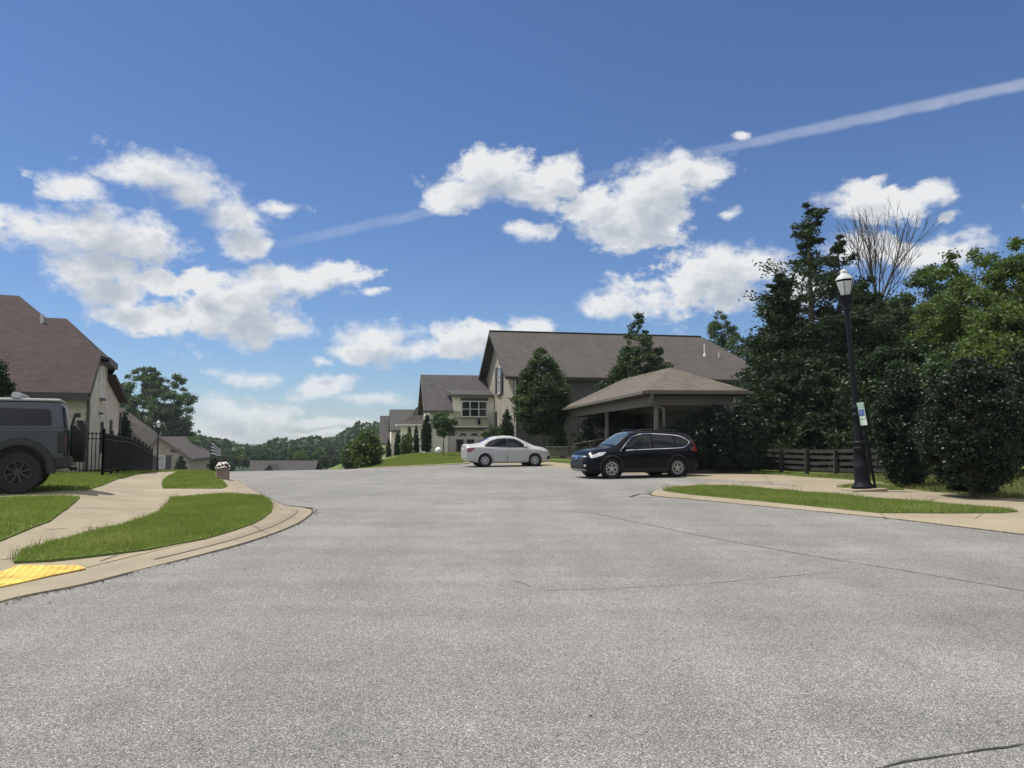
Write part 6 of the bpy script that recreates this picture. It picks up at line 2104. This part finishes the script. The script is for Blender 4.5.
# ------------------------------------------------------------------ black crossover
def suv():
    st = [(-2.29, 0.52, 0.82, 0.92, 0.70, 0.55), (-2.24, 0.38, 0.90, 1.10, 0.84, 0.66), (-2.15, 0.28, 0.98, 1.34, 0.90, 0.70), (-2.0, 0.24, 1.03, 1.54, 0.92, 0.68), (-1.75, 0.22, 1.05, 1.625, 0.925, 0.67), (-1.2, 0.2, 1.04, 1.66, 0.925, 0.68), (-0.4, 0.2, 1.01, 1.685, 0.925, 0.69), (0.15, 0.2, 0.99, 1.675, 0.925, 0.68), (0.45, 0.2, 0.985, 1.60, 0.925, 0.665), (0.85, 0.2, 0.98, 1.36, 0.925, 0.70), (1.18, 0.2, 0.97, 1.125, 0.925, 0.78), (1.30, 0.2, 0.955, 1.09, 0.92, 0.79), (1.75, 0.21, 0.90, 1.04, 0.90, 0.75), (2.02, 0.22, 0.83, 0.965, 0.85, 0.69), (2.18, 0.25, 0.74, 0.87, 0.76, 0.62), (2.27, 0.32, 0.62, 0.72, 0.62, 0.52), (2.30, 0.40, 0.54, 0.60, 0.52, 0.44)]
    lf = Loft(st)
    root = thing('crossover_car', 'black crossover car with silver alloy wheels parked before the pavilion', 'car')
    belt = lambda x: lf.par(x)[1]
    front = [(0.90, 1.035), (0.42, 1.455), (0.10, 1.545), (-0.28, 1.56), (-0.28, 1.07)]
    rear = [(-0.34, 1.07), (-0.34, 1.56), (-0.9, 1.55), (-1.22, 1.52), (-1.22, 1.10)]
    quart = [(-1.27, 1.105), (-1.27, 1.515), (-1.55, 1.47), (-1.86, 1.30), (-1.68, 1.155)]
    doors = [[(1.00, 0.32), (1.0, 0.86), (0.84, 0.985), (-0.28, 1.0), (-0.30, 0.32)], [(-0.34, 0.32), (-0.33, 1.0), (-1.22, 1.02), (-1.30, 0.82), (-0.98, 0.55), (-0.92, 0.32)]]
    car_common(root, lf, 'paint_black', (-1.33, 1.33), 0.355, 0.235, 0.235, 'alloy', 5, 0.925 - 0.03, 0.405, ('black_plastic', 0.055), [front, rear, quart], doors, [(-0.12, 0.93), (-1.08, 0.955)],
               [(1.10, -0.70), (1.10, 0.70), (0.50, 0.56), (0.34, 0.0), (0.50, -0.56)], [(-1.93, -0.52), (-1.93, 0.52), (-2.16, 0.56), (-2.16, -0.56)],
               chrome=[[(1.00, 0.985), (0.42, 1.012), (-0.3, 1.035), (-1.2, 1.065), (-1.62, 1.11), (-1.90, 1.29)], [(1.00, 0.985), (0.45, 1.465)], [(0.45, 1.475), (0.1, 1.575), (-0.35, 1.59), (-1.2, 1.545), (-1.6, 1.475), (-1.90, 1.29)]],
               mirror_x=0.80, mirror_z=1.06, spoke_w=0.026)
    for s in (-1, 1):
        lf.panel([(1.10, 0.22), (1.10, 0.34), (-0.95, 0.34), (-0.95, 0.22)], 0.010, s).build('sill_cladding', M['black_plastic'], root, smooth=True)
        h = lf.panel([(2.10, 0.72), (2.13, 0.79), (1.80, 0.92), (1.55, 0.935), (1.70, 0.82)], 0.010, s, 0.05, 0.02); h.build('headlight', M['clear_lens'], root, smooth=True)
        t = lf.panel([(-2.17, 0.92), (-2.19, 1.06), (-1.99, 1.40), (-1.95, 1.38), (-2.03, 1.13), (-1.88, 1.02), (-1.86, 0.96)], 0.012, s, 0.05, 0.02); t.build('taillight', M['red_lens'], root, smooth=True)
        r = MB(); r.tube([(-1.5, s * 0.60, 1.66), (-1.35, s * 0.60, 1.71), (0.0, s * 0.60, 1.735), (0.2, s * 0.60, 1.69)], 0.018, 8); r.build('roof_rail', M['black_plastic'], root, smooth=True)
    # front end: grille, bars, badge, plate recess, fog lamps, skid trim
    def nose(y0, y1, z0, z1, mat, name, off):
        mb = MB(); vs = []; ys = np.linspace(y0, y1, 14)
        for z in np.linspace(z0, z1, 5):
            for y in ys:
                # foremost x on the body at this height and width
                lo, hi = 1.2, 2.30
                for _ in range(22):
                    m_ = (lo + hi) / 2
                    zb, zl, zt, w, wt = lf.par(m_)
                    ok = z < lf.top(m_, y) and z > zb and abs(y) < lf.side(m_, min(max(z, zb + .04), zt - .05))
                    lo, hi = (m_, hi) if ok else (lo, m_)
                vs.append((lo + off, y, z))
        n = len(ys)
        mb.add(vs, [[i * n + k, i * n + k + 1, (i + 1) * n + k + 1, (i + 1) * n + k] for i in range(4) for k in range(n - 1)])
        return mb.build(name, M[mat], root, smooth=True)
    nose(-0.52, 0.52, 0.62, 0.83, 'black_plastic', 'grille', 0.008)
    nose(-0.66, 0.66, 0.755, 0.80, 'chrome', 'grille_bar', 0.022)
    nose(-0.10, 0.10, 0.68, 0.81, 'chrome', 'badge', 0.035)
    nose(-0.60, 0.60, 0.35, 0.52, 'black_plastic', 'lower_grille', 0.010)
    nose(-0.66, 0.66, 0.29, 0.335, 'steel', 'skid_trim', 0.02)
    for s in (-1, 1):
        nose(min(s * 0.60, s * 0.68), max(s * 0.60, s * 0.68), 0.43, 0.50, 'clear_lens', 'fog_lamp', 0.02)
    b = MB(); b.box(-2.30, 0, 0.72, 0.03, 0.5, 0.14); b.build('number_plate', M['plate'], root)
    b = MB(); b.box(-2.03, 0, 1.60, 0.3, 1.15, 0.035); b.build('spoiler', M['paint_black'], root, bevel=0.012)
    th = math.radians(180 + 19)
    place_heading(root, 4.50, 28.55, th)


suv()


# ------------------------------------------------------------------ white saloon
def saloon():
    st = [(-2.17, 0.42, 0.88, 1.00, 0.74, 0.60), (-2.155, 0.36, 0.93, 1.075, 0.79, 0.66), (-2.08, 0.29, 0.955, 1.10, 0.835, 0.70), (-1.85, 0.23, 0.965, 1.095, 0.86, 0.70), (-1.62, 0.2, 0.965, 1.11, 0.867, 0.69), (-1.38, 0.19, 0.955, 1.21, 0.867, 0.62), (-1.0, 0.18, 0.94, 1.385, 0.867, 0.575), (-0.6, 0.18, 0.925, 1.485, 0.867, 0.60), (-0.15, 0.18, 0.91, 1.515, 0.867, 0.62), (0.2, 0.18, 0.90, 1.495, 0.867, 0.615), (0.5, 0.18, 0.895, 1.405, 0.867, 0.605), (0.95, 0.18, 0.885, 1.19, 0.867, 0.66), (1.28, 0.18, 0.87, 1.03, 0.865, 0.73), (1.45, 0.18, 0.85, 0.995, 0.86, 0.74), (1.80, 0.20, 0.79, 0.93, 0.83, 0.70), (2.02, 0.23, 0.71, 0.83, 0.75, 0.62), (2.14, 0.28, 0.60, 0.70, 0.63, 0.52), (2.19, 0.36, 0.50, 0.56, 0.50, 0.42)]
    lf = Loft(st)
    root = thing('saloon_car', 'white four-door saloon parked at the far end of the bay', 'car')
    front = [(0.93, 0.945), (0.52, 1.265), (0.22, 1.375), (-0.08, 1.405), (-0.08, 0.965)]
    rear = [(-0.14, 0.965), (-0.14, 1.405), (-0.62, 1.375), (-0.98, 1.26), (-1.28, 1.045), (-1.20, 0.995)]
    doors = [[(0.98, 0.28), (1.0, 0.75), (0.86, 0.90), (-0.09, 0.915), (-0.12, 0.28)], [(-0.15, 0.28), (-0.13, 0.915), (-1.15, 0.945), (-1.20, 0.80), (-0.90, 0.52), (-0.86, 0.28)]]
    car_common(root, lf, 'paint_white', (-1.25, 1.275), 0.312, 0.205, 0.195, 'alloy', 5, 0.867 - 0.03, 0.355, None, [front, rear], doors, [(0.04, 0.855), (-1.00, 0.875)],
               [(1.20, -0.62), (1.20, 0.62), (0.58, 0.50), (0.42, 0.0), (0.58, -0.50)], [(-0.98, -0.46), (-0.98, 0.46), (-1.50, 0.52), (-1.56, 0), (-1.50, -0.52)],
               mirror_x=0.78, mirror_z=0.955, spoke_w=0.03)
    for s in (-1, 1):
        arch_lip(root, lf, -1.25, 0.355, 0.327, s, 'paint_white', 0.02); arch_lip(root, lf, 1.275, 0.355, 0.327, s, 'paint_white', 0.02)
        lf.panel([(2.06, 0.60), (2.04, 0.74), (1.72, 0.86), (1.60, 0.85), (1.75, 0.70)], 0.010, s, 0.05, 0.03).build('headlight', M['clear_lens'], root, smooth=True)
        lf.panel([(-2.13, 0.72), (-2.14, 0.92), (-1.84, 0.925), (-1.74, 0.88), (-1.95, 0.74)], 0.010, s, 0.05, 0.03).build('taillight', M['red_lens'], root, smooth=True)
        lf.panel([(-0.085, 0.93), (-0.085, 1.40), (-0.135, 1.40), (-0.135, 0.93)], 0.007, s).build('door_pillar', M['black_plastic'], root)
        lf.panel([(2.12, 0.36), (2.12, 0.52), (1.93, 0.50), (1.90, 0.36)], 0.010, s, 0.05, 0.02).build('fog_lamp_recess', M['black_plastic'], root)
        lf.line([(0.97, 0.5), (0.2, 0.56), (-0.85, 0.62)], 0.012, 0.008, s).build('door_crease', M['paint_white'], root)
        lf.line([(1.0, 0.93), (0.4, 0.945), (-0.6, 0.96), (-1.25, 1.0)], 0.014, 0.010, s).build('window_trim', M['black_plastic'], root)
    mb = MB(); mb.box(2.17, 0, 0.48, 0.06, 0.9, 0.26); mb.build('grille', M['black_plastic'], root, bevel=0.03)
    mb = MB(); mb.box(-2.17, 0, 0.86, 0.05, 0.36, 0.12); mb.build('number_plate', M['plate'], root)
    mb = MB(); mb.tube([(-1.6, 0.3, 1.1), (-1.72, 0.3, 1.2)], 0.012, 6); mb.build('aerial', M['black_plastic'], root)
    place_heading(root, -0.30, 38.9, math.radians(14))


saloon()


# ------------------------------------------------------------------ grey off-roader on the drive
def offroader():
    W = 0.96
    root = thing('offroad_car', 'grey boxy off-road car with a white roof and rear spare wheel on the drive', 'car')
    wr = 0.425; ra = 0.50
    # heading +x; rear axle -1.42, front axle 1.5
    ax = (-1.42, 1.50)

    def arc(cx, a0, a1, n=14):
        return [(cx + ra * math.cos(math.radians(a0 + (a1 - a0) * i / n)), wr + 0.05 + ra * math.sin(math.radians(a0 + (a1 - a0) * i / n))) for i in range(n + 1)]
    prof = [(-2.18, 0.66), (-2.22, 0.85), (-2.20, 1.30), (1.05, 1.28), (1.15, 1.30), (2.15, 1.24), (2.22, 1.15), (2.24, 0.70)]
    low = [(2.05, 0.60)] + arc(ax[1], 5, 175) + [(0.95, 0.50), (-0.87, 0.50)] + arc(ax[0], 5, 172) + [(-1.95, 0.62)]
    b = MB(); b.prism(prof + low, -W + 0.03, W - 0.03)
    b.build('body', M['paint_grey'], root, bevel=0.035, seg=3)
    # upper body: tapered hard top
    def shell(pts, y0, y1, t0, t1, name, mat, bevel=0.04):
        """pts (x,z) outline; half width y0 at z=t0 going to y1 at z=t1"""
        mb = MB(); n = len(pts)
        hw = lambda z: y0 + (y1 - y0) * (z - t0) / (t1 - t0)
        vs = [(x, -hw(z), z) for x, z in pts] + [(x, hw(z), z) for x, z in pts]
        fs = [list(range(n)), list(range(2 * n - 1, n - 1, -1))] + [[i, i + n, (i + 1) % n + n, (i + 1) % n] for i in range(n)]
        mb.add(vs, fs); return mb.build(name, M[mat], root, bevel=bevel, seg=3)
    shell([(-2.19, 1.28), (-2.12, 1.86), (0.35, 1.86), (0.98, 1.28)], W - 0.05, W - 0.16, 1.28, 1.86, 'hard_top', 'paint_grey')
    shell([(-2.14, 1.862), (-2.11, 1.92), (0.30, 1.935), (0.42, 1.862)], W - 0.135, W - 0.18, 1.85, 1.95, 'roof', 'roof_white', 0.03)
    hwz = lambda z: (W - 0.05) + (-0.11) * (z - 1.28) / 0.58
    for s in (-1, 1):
        def side_panel(pts, name, mat, off=0.006):
            mb = MB(); mb.add([(x, s * (hwz(z) + off), z) for x, z in pts], [list(range(len(pts)))]); return mb.build(name, M[mat], root)
        side_panel(round_poly([(-1.98, 1.36), (-1.94, 1.70), (-0.92, 1.72), (-0.92, 1.36)], 0.05), 'side_window', 'car_glass')
        side_panel(round_poly([(-0.80, 1.36), (-0.80, 1.76), (-0.02, 1.76), (-0.02, 1.36)], 0.05), 'side_window', 'car_glass')
        side_panel(round_poly([(0.06, 1.36), (0.06, 1.76), (0.32, 1.76), (0.78, 1.36)], 0.05), 'side_window', 'car_glass')
        # wide black flares
        for x in ax:
            mb = MB(); vs, fs = [], []
            an = np.radians(np.linspace(-8, 188, 26))
            for a in an:
                for rr, y in ((ra - 0.01, W - 0.12), (ra - 0.01, W + 0.045), (ra + 0.035, W + 0.055), (ra + 0.12, W + 0.02), (ra + 0.14, W - 0.05)):
                    k = 1.0 if abs(math.cos(a)) < 0.75 else 1.02
                    vs.append((x + rr * k * math.cos(a), s * y, wr + 0.05 + rr * math.sin(a)))
            for i in range(len(an) - 1):
                for k in range(4): fs.append([5 * i + k, 5 * i + k + 1, 5 * i + 6 + k, 5 * i + 5 + k])
            mb.add(vs, fs); mb.build('wheel_flare', M['black_plastic'], root, smooth=True, angle=50)
        for x0, x1 in ((-0.84, 0.02), (0.06, 0.92)):
            mb = MB(); mb.box((x0 + x1) / 2, s * (W - 0.027), 0.92, x1 - x0, 0.012, 0.66); d = mb.build('door', M['paint_grey'], root, bevel=0.004)
            mb = MB(); mb.box(x0 + 0.14, s * (W - 0.005), 1.14, 0.17, 0.03, 0.035); mb.build('handle', M['black_plastic'], d, bevel=0.005)
        mb = MB(); mb.box(-2.16, s * (W - 0.10), 1.02, 0.13, 0.18, 0.42); tl = mb.build('taillight', M['black_plastic'], root, bevel=0.015)
        mb = MB(); mb.box(-2.185, s * (W - 0.095), 1.04, 0.10, 0.155, 0.22); mb.build('red_lens', M['red_lens'], tl, bevel=0.01)
        mb = MB(); mb.box(0.72, s * (W + 0.12), 1.36, 0.16, 0.22, 0.2); mb.bar((0.76, s * (W - 0.08), 1.30), (0.74, s * (W + 0.05), 1.33), 0.05); mb.build('mirror', M['black_plastic'], root, bevel=0.03)
        mb = MB(); mb.bar((-0.9, s * (W + 0.02), 0.47), (0.95, s * (W + 0.02), 0.47), 0.12, 0.05); mb.build('side_step', M['black_plastic'], root, bevel=0.015)
        mb = MB(); mb.lathe([(0.02, 0), (0.13, 0), (0.13, 0.03), (0.02, 0.04)], 20, Matrix.Translation((2.23, s * 0.72, 1.02)) @ Matrix.Rotation(math.pi / 2, 4, 'Y')); mb.build('headlight', M['clear_lens'], root)
    # fuel flap on the near (left) side
    mb = MB(); mb.box(-1.70, W - 0.022, 1.12, 0.26, 0.012, 0.20); mb.build('fuel_flap', M['paint_grey'], root, bevel=0.004)
    # roof rack bars
    for x in (-1.32, 0.05):
        mb = MB(); mb.bar((x, -0.80, 2.015), (x, 0.80, 2.015), 0.12, 0.045)
        for s in (-1, 1): mb.box(x, s * 0.77, 1.97, 0.16, 0.07, 0.10)
        mb.build('roof_bar', M['steel'], root, bevel=0.01)
    # back: bumper, tailgate, spare wheel, wiper arm, tow hitch, exhaust
    mb = MB(); mb.box(-2.20, 0, 0.62, 0.30, 1.86, 0.24); mb.box(-2.02, 0.86, 0.62, 0.30, 0.16, 0.24); mb.box(-2.02, -0.86, 0.62, 0.30, 0.16, 0.24); mb.build('rear_bumper', M['black_plastic'], root, bevel=0.03)
    mb = MB(); mb.box(2.28, 0, 0.66, 0.22, 1.8, 0.24); mb.build('front_bumper', M['black_plastic'], root, bevel=0.03)
    mb = MB(); mb.box(2.235, 0, 1.02, 0.03, 1.3, 0.28); mb.build('grille', M['black_plastic'], root, bevel=0.01)
    mb = MB(); mb.box(-2.225, -0.02, 1.0, 0.03, 1.5, 0.6); mb.build('tailgate', M['paint_grey'], root, bevel=0.02)
    mb = MB(); mb.add([(-2.205, -0.72, 1.34), (-2.205, 0.72, 1.34), (-2.15, 0.66, 1.80), (-2.15, -0.66, 1.80)], [(0, 1, 2, 3)]); mb.build('rear_window', M['pane_light'], root)
    mb = MB(); mb.add([(0.36, -0.70, 1.84), (0.36, 0.70, 1.84), (0.975, 0.82, 1.31), (0.975, -0.82, 1.31)], [(0, 1, 2, 3)]); o = mb.build('windscreen', M['car_glass_light'], root); o.location.z = 0.012; o.location.x = 0.012
    # spare
    sp = thing_part(root, 'spare_wheel')
    R = Matrix.Translation((-2.43, -0.03, 1.04)) @ Matrix.Rotation(-math.pi / 2, 4, 'Y')
    w = 0.30; r = 0.44
    mb = MB(); mb.lathe([(0.2, -w * 0.45), (r * 0.92, -w * 0.5), (r, -w * 0.38), (r, w * 0.38), (r * 0.92, w * 0.5), (0.23, w * 0.46), (0.2, w * 0.3)], 44, R)
    for k in range(34):
        a = 2 * math.pi * k / 34
        for sg in (-1, 1):
            Q = R @ Matrix.Rotation(a + sg * 0.045, 4, 'Z') @ Matrix.Translation((r, 0, sg * w * 0.22)) @ Matrix.Rotation(0.6 * sg, 4, 'X')
            mb.box(0, 0, 0, 0.025, 0.05, w * 0.36, Q)
    mb.build('tyre', M['rubber'], sp, smooth=True, angle=35)
    mb = MB(); mb.lathe([(0.21, w * 0.30), (0.20, w * 0.42), (0.08, w * 0.2), (0.02, w * 0.2)], 26, R); mb.build('rim', M['alloy_dark'], sp, smooth=True, angle=40)
    mb = MB(); mb.bar((-2.36, 0.30, 1.62), (-2.28, 0.30, 1.30), 0.05, 0.05, up=(0, 1, 0)); mb.box(-2.40, 0.10, 1.60, 0.10, 0.32, 0.09); mb.build('brake_lamp_stalk', M['black_plastic'], root, bevel=0.01)
    mb = MB(); mb.bar((-2.23, 0.70, 1.30), (-2.17, 0.56, 1.74), 0.03, 0.03, up=(0, 1, 0)); mb.build('rear_wiper', M['black_plastic'], root)
    mb = MB(); mb.tube([(-1.9, 0.55, 0.46), (-2.28, 0.55, 0.46)], 0.04, 12); mb.build('exhaust', M['steel'], root, smooth=True)
    mb = MB(); mb.bar((-2.1, 0, 0.45), (-2.42, 0, 0.45), 0.07); mb.build('tow_hitch', M['black_plastic'], root)
    for x in ax:
        mb = MB(); mb.box(x, 0, 0.72, 1.0, 1.62, 0.5); mb.build('wheel_arch_liner', M['black_plastic'], root)
    mb = MB(); mb.box(0, 0, 0.52, 3.9, 1.3, 0.22); mb.box(ax[0], 0, wr, 0.12, 1.5, 0.12); mb.box(ax[1], 0, wr, 0.12, 1.5, 0.12); mb.build('chassis', M['black_plastic'], root)
    for x in ax:
        for s in (-1, 1): wheel(root, x, s * (W - 0.14), wr, 0.29, 8, 0.235, s, 'alloy_dark', 0.035, True)
    # rear near wheel stands where the photo shows it
    wx, wy = ground(12.5, 494, CH + 0.0)
    phi = math.radians(180 + 26.7)
    h = Vector((math.cos(phi), math.sin(phi), 0)); left = Vector((-h.y, h.x, 0))
    c = Vector((wx, wy, 0)) - h * ax[0] - left * (W - 0.02)
    root.location = (c.x, c.y, gz(wx, wy) + CH); root.rotation_euler = (0, 0, phi); root.scale = (1.06, 1.06, 1.07)


def thing_part(parent, name):
    o = link(name, None, parent); o.empty_display_size = 0.1
    return o


offroader()

# ------------------------------------------------------------------ thin summer haze over the valley
def haze():
    m = bpy.data.materials.new('haze'); m.use_nodes = True
    t = NT(m.node_tree); t.n.remove(t.n['Principled BSDF'])
    v = t.new('ShaderNodeVolumePrincipled', {'Color': (0.80, 0.88, 1.0, 1), 'Density': HAZE})
    t.set(t.n['Material Output'].inputs['Volume'], v.outputs[0])
    mb = MB(); mb.box(0, 0, -25.5, 1500, 1500, 91)
    o = mb.build('haze', m); o['kind'] = 'stuff'


HAZE = 0.00018
haze()
